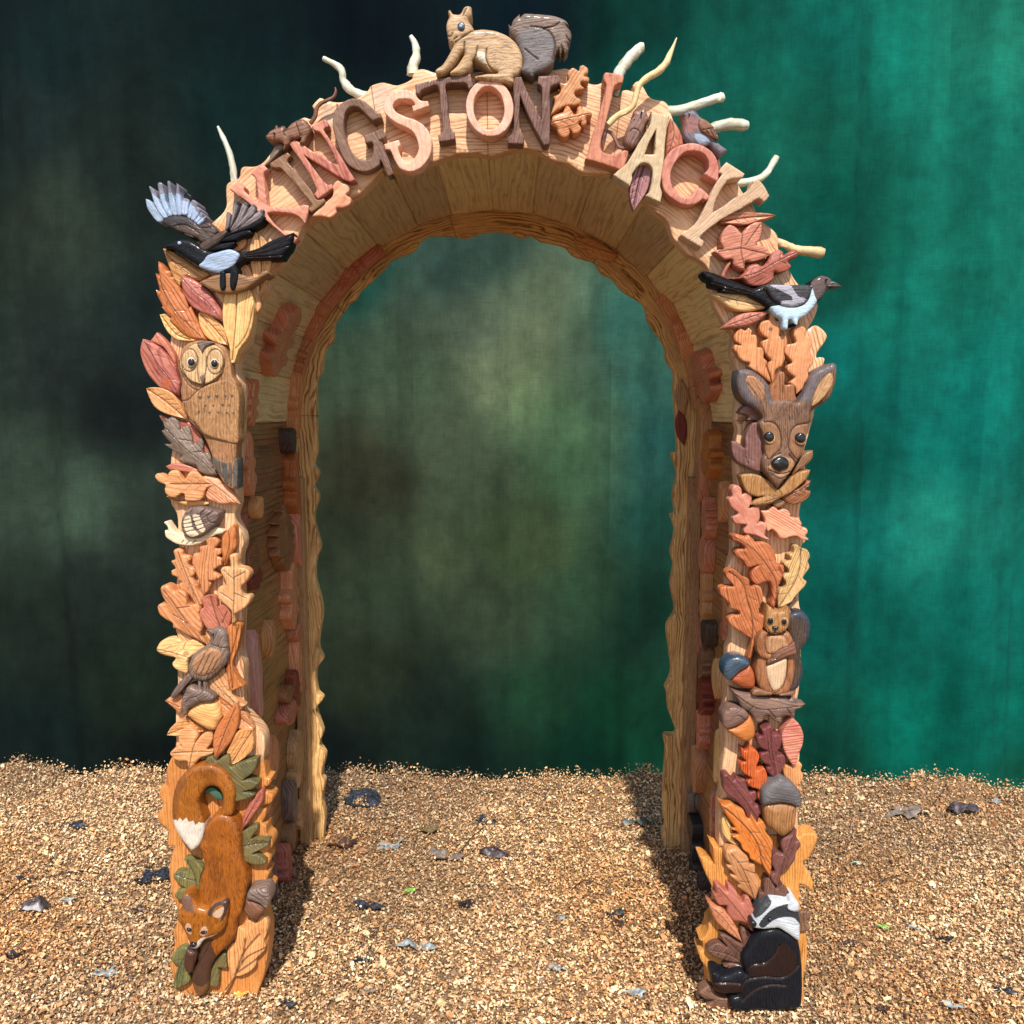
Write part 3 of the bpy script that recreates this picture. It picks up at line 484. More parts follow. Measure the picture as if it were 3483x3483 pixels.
('pupil', 'gloss', 57.3, '-7440,16293 -7450,16255 -7474,16224 -7507,16207 -7544,16207 -7576,16224 -7597,16255 -7604,16293 -7594,16331 -7570,16362 -7537,16378 -7501,16378 -7468,16362 -7447,16331', {'R': 8, 'par': 'owl'}),
('eye', 'cream', 53.7, '-6883,16265 -6896,16208 -6928,16163 -6973,16138 -7023,16138 -7066,16163 -7095,16208 -7104,16265 -7091,16322 -7059,16367 -7014,16392 -6964,16392 -6921,16367 -6892,16322', {'R': 3, 'g': ['-6886,16265 -6899,16210 -6930,16166 -6974,16141 -7022,16141 -7064,16166 -7092,16210 -7101,16265 -7088,16320 -7057,16364 -7013,16389 -6965,16389 -6923,16364 -6895,16320'], 'par': 'owl'}),
('pupil', 'gloss', 57.3, '-6900,16263 -6909,16225 -6933,16194 -6966,16177 -7003,16177 -7035,16194 -7057,16225 -7063,16263 -7054,16301 -7030,16332 -6997,16349 -6960,16349 -6928,16332 -6906,16301', {'R': 8, 'par': 'owl'}),
('beak', 'greybr', 58.6, '-7331,15940 -7266,16001 -7210,15931 -7275,15763c', {'R': 6, 'par': 'owl'}),
('wing', 'owl', 51.2, '-7564,15223 -7574,15437 -7423,15615 -7222,15739 -7003,15828 -6787,15881 -6626,15863 -6488,15704 -6453,15401 -6492,14776 -6528,14399 -6836,14453 -7104,14525 -7317,14632 -7453,14830 -7554,15009', {'p': [((0.03, 0.03, 0.035), 0.85, '-7394,15481 -7372,15506 -7351,15485 -7329,15506 -7308,15481 -7354,15417c'), ((0.03, 0.03, 0.035), 0.85, '-7195,15499 -7171,15526 -7150,15504 -7126,15526 -7105,15499 -7152,15432c'), ((0.03, 0.03, 0.035), 0.85, '-7006,15508 -6982,15535 -6961,15512 -6938,15535 -6916,15508 -6963,15441c'), ((0.03, 0.03, 0.035), 0.85, '-6803,15515 -6782,15538 -6763,15519 -6743,15538 -6724,15515 -6765,15456c'), ((0.03, 0.03, 0.035), 0.85, '-6647,15513 -6628,15535 -6611,15517 -6592,15535 -6575,15513 -6613,15460c'), ((0.03, 0.03, 0.035), 0.85, '-7262,15289 -7245,15309 -7229,15293 -7212,15309 -7197,15289 -7231,15241c'), ((0.03, 0.03, 0.035), 0.85, '-7085,15293 -7069,15312 -7053,15296 -7036,15312 -7021,15293 -7055,15245c'), ((0.03, 0.03, 0.035), 0.85, '-6871,15303 -6854,15323 -6837,15306 -6819,15323 -6803,15303 -6839,15252c'), ((0.03, 0.03, 0.035), 0.85, '-6708,15298 -6692,15316 -6677,15301 -6662,15316 -6647,15298 -6679,15252c'), ((0.03, 0.03, 0.035), 0.85, '-7412,15145 -7397,15162 -7384,15148 -7369,15162 -7355,15145 -7385,15102c'), ((0.03, 0.03, 0.035), 0.85, '-7178,15129 -7161,15148 -7145,15132 -7128,15148 -7113,15129 -7147,15080c'), ((0.03, 0.03, 0.035), 0.85, '-6967,15129 -6950,15148 -6935,15132 -6918,15148 -6903,15129 -6937,15080c'), ((0.03, 0.03, 0.035), 0.85, '-6774,15118 -6759,15135 -6745,15121 -6730,15135 -6716,15118 -6746,15075c'), ((0.03, 0.03, 0.035), 0.85, '-6614,15117 -6601,15132 -6588,15119 -6575,15132 -6563,15117 -6590,15079c')], 'par': 'owl', 'gr': 1.57}),
('tail_feathers', 'dark', 46.4, '-7113,14074 -6953,13984 -6737,13948 -6553,14020 -6573,13311c -6756,13384 -6879,13494 -6982,13675 -7069,13784', {'R': 4, 'g': ['-6954,13966 -6896,13530', '-6773,13948 -6756,13384', '-6664,13966 -6666,13348'], 'par': 'owl', 'gr': 1.57}),
('laurel_leaf', 'red', 23.2, '-8345,13835c -8187,13899 -7967,13899 -7696,13808 -7579,13734 -7628,13661 -7920,13698 -8157,13743 -8266,13753', {}),
('laurel_leaf', 'redlt', 25.6, '-7457,13589 -7218,13598 -7056,13534 -6966,13460 -6824,13332 -6702,13147 -6599,12917c -6801,12926 -7077,12917 -7168,12963 -7349,13037 -7418,13147 -7395,13295', {'g': ['-7331,13515 -6974,13240 -6617,12926']}),
('laurel_leaf', 'orange', 18.3, '-8386,13104 -8241,13030 -7930,12974 -7559,13011 -7359,12937c -7397,12900 -7750,12863 -8024,12919 -8243,12993', {}),
('oak_leaf', 'orangepk', 32.9, '-8583,13594 -8525,13667 -8398,13630 -8283,13539 -8260,13667 -8156,13740 -8029,13722 -7961,13594 -7892,13493 -7776,13667 -7682,13722 -7556,13685 -7398,13521 -7254,13438 -6925,13447 -6926,13411 -7165,13392 -7313,13337 -7389,13246 -7431,13117 -7508,13025 -7692,12997 -7874,13016 -7887,13154 -7959,13190 -8091,13099 -8238,13099 -8344,13190 -8357,13301 -8335,13392 -8497,13466', {'g': ['-6944,13429 -7493,13411 -8225,13411']}),
('snail_carving', 'cream', 32.9, '-8420,12471 -8354,12508 -8284,12416 -8180,12268 -8036,12193 -7726,12101 -7447,12193 -7239,12342 -7128,12360 -6984,12268 -7023,12212 -7172,12175 -7359,12082 -7547,11971 -7826,11915 -8101,11952 -8281,12045 -8388,12138 -8400,12286 -8327,12258 -8341,12379', {'g': ['-7950,12045 -7989,11989', '-7803,12026 -7880,11952', '-7655,12045 -7731,11971'], 'key': 'snail', 'lab': 'pale snail carving with a striped brown shell'}),
('shell', 'greybr', 48.8, '-7966,12435 -7923,12619 -7807,12784 -7639,12875 -7457,12875 -7313,12839 -7169,12784 -7016,12747 -7030,12619 -7127,12435 -7298,12270 -7485,12141 -7669,12104 -7850,12159 -7937,12270', {'R': 14, 'g': ['-7658,12857 -7702,12656 -7621,12399 -7445,12233', '-7387,12802 -7466,12656 -7366,12380', '-7188,12765 -7302,12656 -7252,12509 -7125,12490', '-7871,12545 -7724,12582', '-7893,12454 -7691,12490', '-7878,12362 -7658,12399', '-7845,12270 -7588,12325', '-7650,12601 -7485,12637', '-7635,12509 -7451,12564', '-7584,12417 -7400,12472', '-7533,12325 -7385,12380'], 'p': [((0.72, 0.58, 0.38), 0.8, '-7870,12564 -7721,12656 -7658,12380 -7519,12215 -7740,12159 -7861,12343'), ((0.72, 0.58, 0.38), 0.8, '-7647,12674 -7483,12674 -7383,12435 -7360,12307 -7481,12251 -7583,12435')], 'par': 'snail'}),
('almond_leaf', 'rustlt', 30.5, '-6861,12320 -6766,12422 -6704,12357 -6683,12135 -6701,11874 -6828,11687 -6946,11482 -7003,11426 -7033,11631 -7051,11893 -7015,12135', {'g': ['-6853,12283 -6837,11948 -6982,11482']}),
('laurel_leaf', 'pinelt', 19.5, '-8263,9874 -8054,9721 -7871,9606 -7800,9491 -7958,9299 -8160,9395 -8244,9644', {}),
('oak_leaf', 'orangepk', 25.6, '-8228,11776 -8114,11841 -8005,11794 -7991,11682 -7862,11663 -7819,11570 -7888,11476 -7836,11382 -7726,11363 -7711,11251 -7790,11138 -7757,11025 -7686,10950 -7653,10836 -7565,10685 -7562,10534 -7605,10364c -7670,10383 -7778,10477 -7883,10648 -7991,10742 -8136,10836 -8179,10931 -8073,11006 -8146,11044 -8162,11119 -8289,11176 -8303,11288 -8208,11345 -8277,11476 -8293,11532 -8199,11570', {'g': ['-8099,11757 -7969,11307 -7801,10836 -7614,10383']}),
('oak_leaf', 'orange', 32.9, '-7723,11712 -7575,11731 -7569,11880 -7392,11936 -7415,12047 -7303,12112 -7174,12112 -7095,11991 -7192,11861 -7073,11824 -7059,11712 -7144,11665 -7036,11581 -7050,11451 -7144,11395 -7249,11301 -7106,11151 -7249,11057 -7378,11048 -7335,10982 -7405,10813 -7522,10681c -7571,10851 -7619,11039 -7686,11226 -7718,11357 -7769,11488', {'gr': 1.45}),
('oak_leaf', 'pinelt', 32.9, '-6876,11675 -6801,11712 -6709,11712 -6657,11600 -6645,11413 -6480,11357 -6390,11282 -6375,11170 -6472,11039 -6587,10907 -6592,10775 -6539,10681 -6409,10681 -6385,10568 -6511,10398 -6645,10285 -6759,10209 -6774,10020 -6849,10010c -6849,10285 -6938,10398 -7082,10531 -7171,10625 -7183,10813 -7124,10907 -6975,10945 -7024,11132 -7093,11264 -7071,11357 -6978,11395 -6848,11395', {'g': ['-6748,11637 -6750,11039 -6762,10663 -6805,10039', '-6756,11132 -6502,11264', '-6759,10757 -6485,10625', '-6775,10549 -7111,10757', '-6748,11076 -7018,11301']}),
('oak_leaf', 'orange', 35.4, '-8553,10818 -8531,10912 -8427,10959 -8300,10912 -8212,10799 -8136,10837 -7990,10780 -7938,10705 -7928,10479 -7856,10442 -7706,10479 -7617,10385 -7640,10253 -7610,10064 -7580,9874 -7624,9703 -7553,9608 -7465,9456 -7629,9551 -7812,9646 -7994,9741 -8176,9855 -8286,9893 -8300,10007 -8463,10102 -8606,10234 -8645,10404 -8595,10479 -8446,10498 -8513,10668', {'g': ['-8468,10856 -8154,10385 -7892,9988 -7502,9475', '-8154,10385 -7856,10423', '-7910,10007 -8254,10215']}),
('oak_leaf', 'cedar', 28.1, '-7569,10596 -7501,10672 -7371,10690 -7243,10634 -7212,10464 -7196,10388 -7063,10464 -6954,10388 -6884,10236 -6912,9990 -6991,9856 -7031,9780 -7272,9818 -7458,9837 -7581,10028 -7649,10198 -7626,10331 -7549,10388', {'g': ['-7373,10615 -7293,10274 -7160,9818', '-6976,10274 -7117,9990']}),
('leaf_stalk', 'rustlt', 30.5, '-6983,9862 -6867,9976 -6717,9995 -6645,9919 -6671,9710 -6758,9329 -6859,9099 -6885,8907 -6781,8638 -6639,8407c -6943,8291c -6990,8561 -7036,8850 -6992,9042 -6982,9329 -6973,9615', {'g': ['-6701,9938 -6870,9329 -6955,9042 -6903,8369']}),
('oak_leaf', 'pinelt', 28.1, '-8748,9341 -8627,9532 -8419,9609 -8214,9590 -8050,9494 -8074,9360 -8012,9494 -7841,9580 -7693,9532 -7549,9399 -7664,9322 -7857,9169 -7974,9035 -8004,8747 -8154,8766 -8318,8862 -8370,8977 -8290,9112 -8512,9169 -8696,9246', {'g': ['-8710,9341 -8229,9226 -7934,9112'], 'p': [((0.3, 0.13, 0.05), 0.7, '-7929,9236 -7938,9206 -7959,9182 -7990,9169 -8023,9169 -8052,9182 -8072,9206 -8079,9236 -8070,9266 -8048,9290 -8018,9303 -7984,9303 -7955,9290 -7935,9266')]}),
('laurel_leaf', 'pinelt', 23.2, '-7541,8539 -7329,8674 -7116,8867 -7030,8616 -6986,8268 -6860,8094 -6621,7900c -6738,7763c -6943,7861 -7163,8036 -7383,8210 -7551,8268 -7566,8384', {'g': ['-7409,8539 -7156,8249 -6698,7841']}),
('thrush_carving', 'greybr', 47.6, '-7474,9828c -7408,9876 -7335,9857 -7259,9904 -7148,9913 -7021,9847 -6952,9696 -6932,9469 -6931,9223 -6994,9014 -7149,8842 -7341,8671 -7549,8575 -7771,8613 -7898,8690 -7929,8842 -7903,9033 -7803,9223 -7631,9355 -7478,9469 -7384,9526 -7352,9639 -7393,9791', {'R': 16, 'g': ['-7347,9507 -7128,9431 -6962,9412'], 'key': 'thr', 'lab': 'grey brown thrush carving perched above an acorn'}),
('wing', 'tan', 54.9, '-7781,9110 -7570,9318 -7325,9432 -7124,9375 -7056,9205 -7139,8959 -7311,8807 -7555,8712 -7739,8769 -7807,8921', {'R': 14, 'g': ['-7699,8826 -7460,9299', '-7590,8769 -7350,9262', '-7461,8769 -7241,9205', '-7309,8864 -7151,9148'], 'par': 'thr'}),
('tail', 'greybr', 43.9, '-7927,8755 -7848,8650 -8014,8449 -8210,8219 -8306,8142 -8398,8180 -8317,8334 -8140,8564 -8004,8698', {'R': 7, 'par': 'thr'}),
('leg', 'greybr', 39.0, '-7709,8587 -7644,8568 -7662,8338 -7719,8328', {'R': 3, 'par': 'thr'}),
('leg', 'greybr', 39.0, '-7588,8568 -7504,8587 -7475,8338 -7551,8309 -7595,8395', {'R': 3, 'par': 'thr'}),
('eye', 'gloss', 56.1, '-7248,9765 -7251,9756 -7256,9748 -7265,9745 -7274,9745 -7282,9748 -7287,9756 -7289,9765 -7287,9774 -7281,9781 -7272,9785 -7263,9785 -7255,9781 -7250,9774', {'R': 3, 'par': 'thr'}),
('laurel_leaf', 'orange', 24.4, '-8603,8019c -8476,8106 -8247,8184 -8101,8067 -8229,7698 -8412,7834', {'g': ['-8555,8029 -8241,7873']}),
('laurel_leaf', 'orange', 22.0, '-7410,8118 -7166,8060 -6963,7924 -6687,7709 -6524,7495 -6426,7299c -6720,7280 -7000,7397 -7184,7553 -7309,7768', {'g': ['-7355,8060 -6989,7729 -6454,7319']}),
('laurel_leaf', 'orange', 24.4, '-8602,7132c -8509,7308 -8313,7484 -8082,7591 -7899,7445 -7715,7308 -7680,7230 -7908,7191 -8138,7132 -8328,7112', {'g': ['-8573,7152 -8131,7308 -7755,7249']}),
('acorn', 'orange', 45.1, '-8039,7692 -7997,7827 -7842,7962 -7652,8039 -7371,8058 -7262,7981 -7194,7789 -7181,7634 -7261,7480 -7342,7325 -7528,7344 -7749,7460 -7931,7596', {'R': 22, 'key': 'ac1', 'lab': 'large orange acorn with grey cap above the fox panel'}),
('acorn_cap', 'greybr', 51.2, '-8137,7963 -8112,8117 -8031,8289 -7970,8423 -7875,8461 -7729,8404 -7507,8365 -7343,8270 -7282,8155 -7388,8069 -7630,8050 -7820,7963 -7954,7867 -8016,7713 -8088,7771', {'R': 14, 'g': ['-8002,8059 -7886,8174 -7737,8193 -7629,8078'], 'par': 'ac1'}),
('leaf_cluster', 'orangepk', 32.9, '-8267,7125 -8234,7241 -8135,7358 -8059,7387 -7910,7339 -7801,7222 -7796,7125 -7847,7007 -7729,7144 -7574,7241 -7442,7261 -7429,7085 -7491,6929 -7591,6792 -7441,6753 -7463,6675 -7635,6616 -7750,6577 -7848,6479 -7909,6381 -8026,6282 -8079,6400 -8084,6498 -8320,6518 -8448,6616 -8492,6714 -8403,6812 -8267,6890 -8192,6871 -8263,6988', {'g': ['-7847,7007 -7932,6773 -8024,6341', '-8444,6714 -7932,6753 -7461,6734'], 'gr': 0}),
('laurel_leaf', 'rustlt', 36.6, '-6764,8011c -6735,7759 -6783,7449 -6906,7138 -7066,6885 -7243,6670 -7352,6523c -7392,6709 -7411,6982 -7374,7216 -7252,7488 -7056,7721 -6899,7895', {'g': ['-6775,7972 -7069,7333 -7360,6552']}),
('laurel_leaf', 'orange', 30.5, '-6438,7311c -6419,7018 -6464,6783 -6621,6607 -6815,6469 -6988,6400 -7028,6626 -7111,6685 -7069,6803 -6986,7018 -6828,7233 -6637,7311', {'g': ['-6449,7272 -6687,6920 -6987,6430']}),
('holly_leaf', 'greenbr', 37.8, '-7623,6499 -7543,6616 -7429,6636 -7319,6538 -7203,6616 -7031,6694c -6998,6538 -6985,6361 -6793,6459 -6564,6538 -6327,6567c -6362,6361 -6481,6185 -6694,6027 -6523,6047 -6318,5949c -6436,5811 -6684,5732 -6533,5712 -6422,5653c -6519,5574 -6920,5495 -6929,5771 -7069,6126 -7271,6303 -7456,6401', {'lab': 'green tinted holly leaf beside the fox tail'}),
('holly_leaf', 'green', 32.9, '-7687,5730 -7589,5809 -7494,5819 -7363,5750 -7273,5631 -7249,5493 -7391,5512 -7484,5572 -7557,5651 -7652,5651', {'lab': 'small green leaf inside the loop of the fox tail'}),
('laurel_leaf', 'cedar', 28.1, '-6825,4649c -6781,4829 -6754,5068 -6612,5327 -6472,5546 -6276,5724 -6235,5526 -6307,5327 -6487,5068 -6647,4849', {'g': ['-6805,4689 -6581,5128 -6278,5665']}),
('holly_leaf', 'greenbr', 30.5, '-8567,3474 -8486,3575 -8350,3605 -8198,3575 -8192,3737 -8281,3898 -8241,3948 -8070,3898 -7901,3797 -7811,3636 -7875,3474 -7904,3231 -7930,3028 -7980,2743 -8057,2743 -8165,2947 -8280,2967 -8382,2825 -8533,2906 -8528,3008 -8409,3109 -8272,3150 -8404,3231 -8514,3353', {'g': ['-7977,2825 -8031,3433 -8206,3858', '-8034,3332 -8509,3494']}),
('holly_leaf', 'greenbr', 30.5, '-6830,4580 -6721,4680 -6527,4780 -6412,4800 -6396,4700 -6495,4580 -6576,4440 -6461,4460 -6137,4400 -6160,4280 -6335,4179 -6550,4059 -6435,4039 -6211,3858 -6290,3777 -6520,3777 -6767,3878 -6852,3918', {'g': ['-6831,4240 -6504,4300 -6177,4340']}),
('holly_leaf', 'greenbr', 30.5, '-8697,1248 -8592,1454 -8432,1557 -8277,1557 -8226,1371 -8234,1165 -8242,958 -8248,813 -8233,688 -8335,564 -8495,481 -8574,439 -8670,481 -8662,688 -8595,896 -8549,1062 -8663,1124', {'g': ['-8280,1475 -8514,958 -8573,481']}),
('holly_leaf', 'greenbr', 30.5, '-7761,813 -7695,1020 -7571,1227 -7410,1392 -7314,1371 -7301,1165 -7288,979c -7463,999 -7521,999 -7490,771 -7538,522 -7617,481 -7770,564', {}),
('fox_carving', 'foxw', 52.5, '-7591,4946 -7453,5104 -7318,5202 -7166,5212 -7017,5163 -6871,5005 -6784,4788 -6763,4550 -6764,4252 -6735,3953 -6666,3754 -6619,3454 -6666,3152 -6733,2850 -6818,2588 -6959,2388 -7009,2023 -7093,1819 -7292,1616 -7492,1391 -7656,1104 -7704,837 -7733,591 -7837,384 -7936,322 -8068,405 -8138,591 -8149,796 -8103,1002 -7999,1207 -7972,1411 -7945,1616 -7967,2023 -7906,2631 -7877,3152 -7837,3454 -7793,3594 -7710,3794 -7721,3993 -7769,4232 -7801,4391 -7678,4649 -7652,4847', {'R': 16, 'g': ['-7569,1899 -7796,1471 -7960,1205 -8087,918', '-7869,1573 -7998,1225'], 'p': [((0.045, 0.022, 0.014), 0.9, '-7550,1919 -7593,1777 -7492,1391 -7656,1104 -7710,671 -7905,630 -8172,712 -8148,1328 -7978,1736 -7780,1899'), ((0.13, 0.06, 0.02), 0.8, '-8172,712 -7905,630 -7710,691 -7724,300 -8188,300')], 'key': 'fox', 'lab': 'russet fox carving curled head down with white tipped tail', 'gr': 1.57}),
('tail', 'foxw', 56.1, '-6948,5199 -6889,5553 -6869,5851 -7008,6182 -7189,6377 -7391,6474 -7616,6474 -7862,6416 -8093,6260 -8270,6046 -8375,5772 -8426,5459 -8438,5160 -8393,4884 -8270,4647 -8128,4429 -7983,4251c -7788,4409 -7663,4726 -7644,4963 -7701,5199 -7749,5435 -7721,5671 -7602,5847 -7468,5925 -7318,5905 -7210,5788 -7168,5631 -7176,5396 -7202,5199 -7081,5160', {'R': 14, 'p': [((0.6, 0.53, 0.43), 0.95, '-8457,5160c -8385,5081c -8344,5160c -8291,5062c -8231,5150c -8159,5072c -8061,5160c -8009,5042c -7894,5081c -7842,4963c -7764,5042c -7616,4963c -7614,4766 -7770,4370 -7985,4191 -8166,4409 -8416,4766c'), ((0.1, 0.035, 0.015), 0.45, '-8457,5160 -8451,5749 -8248,6140 -8092,6276 -8027,6023 -8207,5749 -8238,5455 -8289,5121')], 'par': 'fox', 'gr': 1.57}),
('paw', 'foxdk', 56.1, '-8199,1658 -8085,1618 -7930,1658 -7958,1434 -8033,1230 -8088,1046 -8186,1005 -8279,1066 -8310,1271 -8263,1475', {'R': 14, 'par': 'fox'}),
('head', 'foxw', 73.2, '-8230,3112 -8169,3211 -8055,3231 -7946,3132 -7858,2952 -7804,2882 -7598,2832 -7499,2952 -7364,3032 -7212,3062 -7080,3032 -7068,2832 -7125,2572 -7139,2432 -7241,2231 -7396,2130 -7493,2070 -7628,2030 -7744,1949 -7825,1828 -7885,1757 -7981,1737 -8074,1788 -8126,1909 -8139,2050 -8191,2191 -8278,2372 -8349,2512 -8352,2672 -8320,2752 -8222,2832 -8236,2952', {'R': 18, 'p': [((0.74, 0.64, 0.5), 0.95, '-8158,2050c -8076,1979 -8052,1868 -7978,1808 -7889,1889 -7857,1989 -7739,2090 -7625,2100 -7471,2151 -7356,2191 -7475,2050 -7628,2010 -7745,1929 -7826,1808 -7886,1727 -7982,1707 -8093,1768 -8145,1909'), ((0.035, 0.022, 0.018), 0.9, '-7582,2752 -7482,2892 -7327,3012 -7061,3052 -7088,2812 -7191,2572 -7269,2512 -7163,2832 -7197,2952 -7369,2892 -7469,2732 -7510,2652'), ((0.52, 0.36, 0.24), 0.9, '-7442,2712 -7343,2832 -7170,2912 -7185,2752 -7264,2642 -7378,2632'), ((0.14, 0.08, 0.06), 0.85, '-8220,2872 -8212,3092 -8152,3181 -8029,3172 -7959,3032 -7922,2772 -8053,2792 -8165,2832'), ((0.6, 0.34, 0.2), 0.8, '-8134,2432 -8056,2492 -7992,2412 -8005,2191 -8104,2231 -8146,2352'), ((0.6, 0.34, 0.2), 0.8, '-7781,2251 -7729,2372 -7633,2402 -7585,2311 -7612,2181 -7719,2134 -7787,2175')], 'par': 'fox', 'gr': 1.57}),
('eye', 'gloss', 78.1, '-7985,2302 -7997,2289 -8018,2283 -8044,2285 -8071,2296 -8092,2312 -8104,2331 -8104,2349 -8092,2362 -8071,2368 -8044,2365 -8018,2355 -7997,2339 -7985,2320', {'R': 4, 'par': 'fox'}),
('eye', 'gloss', 78.1, '-7595,2264 -7602,2247 -7625,2230 -7660,2219 -7698,2214 -7734,2217 -7759,2227 -7769,2242 -7761,2260 -7738,2276 -7704,2288 -7665,2292 -7630,2290 -7605,2279', {'R': 4, 'par': 'fox'}),
('nose', 'gloss', 80.5, '-7869,1935 -7878,1911 -7902,1892 -7936,1882 -7973,1882 -8006,1892 -8028,1911 -8036,1935 -8026,1958 -8003,1977 -7969,1988 -7932,1988 -7899,1977 -7876,1958', {'R': 8, 'par': 'fox'}),
('acorn', 'brown', 50.0, '-6700,2938 -6528,2918 -6340,2817 -6220,2696 -6292,2534 -6410,2433 -6564,2393 -6714,2494 -6767,2636 -6742,2797', {'R': 20, 'key': 'ac2', 'lab': 'small brown acorn with ridged cap beside the fox'}),
('acorn_cap', 'greybr', 57.3, '-6654,3081 -6593,3221 -6458,3271 -6173,3261 -6082,3141 -6065,2940 -6170,2739 -6318,2860 -6506,2940 -6657,2980', {'R': 12, 'g': ['-6575,3181 -6426,3061 -6166,2860', '-6402,3241 -6273,3101 -6106,2940'], 'par': 'ac2'}),
('oak_leaf', 'orange', 28.1, '-7049,1953 -6968,2077 -6833,2036 -6789,2220 -6651,2282 -6518,2200 -6377,2384 -6245,2282 -6212,2077 -6276,1871 -6319,1748 -6286,1542 -6408,1377 -6528,1253 -6553,1066 -6714,901 -6932,797 -7089,755 -7213,547 -7338,339 -7395,360 -7269,631 -7223,838 -7273,1087 -7279,1459 -7137,1645 -7078,1665 -7073,1830', {'g': ['-7356,381 -7109,755 -6875,1356 -6451,1871', '-7109,755 -6800,1253 -6286,1542', '-6923,1066 -6803,1768', '-7048,838 -6529,1232'], 'gr': 1.57, 'gw': 1.8}),
('magpie_carving', 'black', 51.2, '-8117,18932c -8018,18975 -7893,19026 -7802,19086 -7643,19112 -7450,19086 -7295,19001 -7105,18880 -6896,18829 -6594,18880 -6367,18829 -6154,18846 -5887,18932 -5618,19086 -5351,19189 -5080,19280c -5083,19157 -5174,18910 -5261,18813 -5350,18676c -5578,18657 -5830,18662 -6196,18639 -6340,18553 -6396,18484 -6363,18415 -6401,18329 -6790,18329 -7052,18398 -7278,18502 -7468,18622 -7709,18777 -7916,18898 -8038,18915', {'R': 12, 'g': ['-6191,18794 -5801,18880 -5122,19206', '-6193,18743 -5715,18812 -5163,18983', '-6159,18708 -5717,18726 -5310,18760'], 'key': 'mag1', 'lab': 'black and white magpie carving with raised wings on the left shoulder', 'gr': 0.3}),
('belly_patch', 'whitep', 54.9, '-7071,18736 -6849,18805 -6530,18873 -6322,18771 -6380,18616 -6508,18461 -6777,18340 -7040,18392 -7265,18495 -7155,18633', {'R': 8, 'par': 'mag1'}),
('eye', 'whitep', 57.3, '-7640,19009 -7645,18992 -7658,18977 -7677,18969 -7697,18969 -7715,18977 -7727,18992 -7731,19009 -7726,19027 -7713,19042 -7694,19049 -7674,19049 -7656,19042 -7644,19027', {'R': 4, 'par': 'mag1'}),
('feather', 'whitep', 40.3, '-8483,20042c -8379,20000 -8271,19846 -8096,19597 -8223,19520 -8367,19675 -8464,19863', {'R': 3, 'p': [((0.1, 0.06, 0.05), 0.7, '-8524,20102 -8436,20102 -8440,20017')], 'par': 'mag1', 'back': 15}),
('feather', 'whitep', 42.7, '-8382,20317 -8262,20232 -8184,20011 -7997,19635 -8095,19609 -8260,19874 -8336,20147', {'R': 3, 'p': [((0.1, 0.06, 0.05), 0.7, '-8415,20351 -8240,20351 -8182,20062 -8301,20147')], 'par': 'mag1', 'back': 15}),
('feather', 'whitep', 40.3, '-8195,20392 -8107,20400 -8061,20221 -8019,19983 -7890,19675 -7979,19657 -8094,19863 -8170,20153', {'R': 3, 'p': [((0.1, 0.06, 0.05), 0.7, '-8210,20443 -8070,20443 -8045,20187 -8170,20153')], 'par': 'mag1', 'back': 15}),
('feather', 'whitep', 42.7, '-7955,20428 -7894,20419 -7876,20215 -7800,19943 -7775,19678 -7881,19686 -7939,19977 -7953,20266', {'R': 3, 'p': [((0.1, 0.06, 0.05), 0.7, '-7990,20453 -7849,20453 -7860,20181 -7965,20198')], 'par': 'mag1', 'back': 15}),
('feather', 'whitep', 40.3, '-7755,20392c -7713,20358 -7693,20187 -7660,19914 -7678,19683 -7766,19683 -7788,20017 -7770,20255', {'R': 3, 'p': [((0.1, 0.06, 0.05), 0.7, '-7788,20443 -7665,20443 -7677,20153 -7781,20187')], 'par': 'mag1', 'back': 15}),
('feather', 'whitep', 42.7, '-7619,20045 -7471,20011 -7484,19909 -7528,19686 -7651,19686 -7663,19840', {'R': 3, 'p': [((0.1, 0.06, 0.05), 0.7, '-7654,20062 -7443,20062 -7464,19977 -7639,19994')], 'par': 'mag1', 'back': 15}),
('feather', 'whitep', 40.3, '-7400,20017 -7281,19914 -7469,19606 -7547,19649 -7495,19846', {'R': 3, 'p': [((0.1, 0.06, 0.05), 0.7, '-7417,20051 -7262,19948 -7319,19846 -7422,19914')], 'par': 'mag1', 'back': 15}),
('feather', 'whitep', 42.7, '-7310,19857 -7225,19772 -7375,19549 -7452,19592', {'R': 3, 'p': [((0.1, 0.06, 0.05), 0.7, '-7327,19874 -7207,19789 -7262,19721 -7330,19789')], 'par': 'mag1', 'back': 15}),
('feather', 'whitep', 40.3, '-7235,19743 -7175,19675 -7314,19503 -7392,19546', {'R': 3, 'p': [((0.1, 0.06, 0.05), 0.7, '-7252,19760 -7149,19675 -7221,19623 -7272,19675')], 'par': 'mag1', 'back': 15}),
('feather', 'whitep', 42.7, '-7124,19652 -7090,19618 -7255,19447 -7315,19481', {'R': 3, 'p': [((0.1, 0.06, 0.05), 0.7, '-7141,19669 -7072,19618 -7127,19567 -7161,19601')], 'par': 'mag1', 'back': 15}),
('feather', 'black', 37.8, '-7579,20193 -7475,20159 -7390,20057 -7428,19988 -7534,19988 -7602,20057', {'R': 3, 'par': 'mag1', 'back': 15}),
('wing', 'charbr', 46.4, '-8138,19507 -8064,19593 -7938,19653 -7762,19661 -7517,19618 -7328,19490 -7260,19439 -7028,19507 -6926,19422 -6833,19302 -6881,19182 -7045,19061 -7222,19044 -7307,19130 -7500,19164 -7637,19250 -7915,19370', {'R': 8, 'g': ['-7842,19422 -7559,19439 -7249,19250', '-7672,19267 -7462,19216 -7290,19096', '-6980,19387 -7210,19370 -7295,19439'], 'p': [((0.012, 0.014, 0.018), 0.7, '-8138,19507 -8064,19593 -7938,19653 -7762,19661 -7517,19618 -7328,19490 -7455,19404 -7736,19422 -7915,19370')], 'par': 'mag1', 'back': 10}),
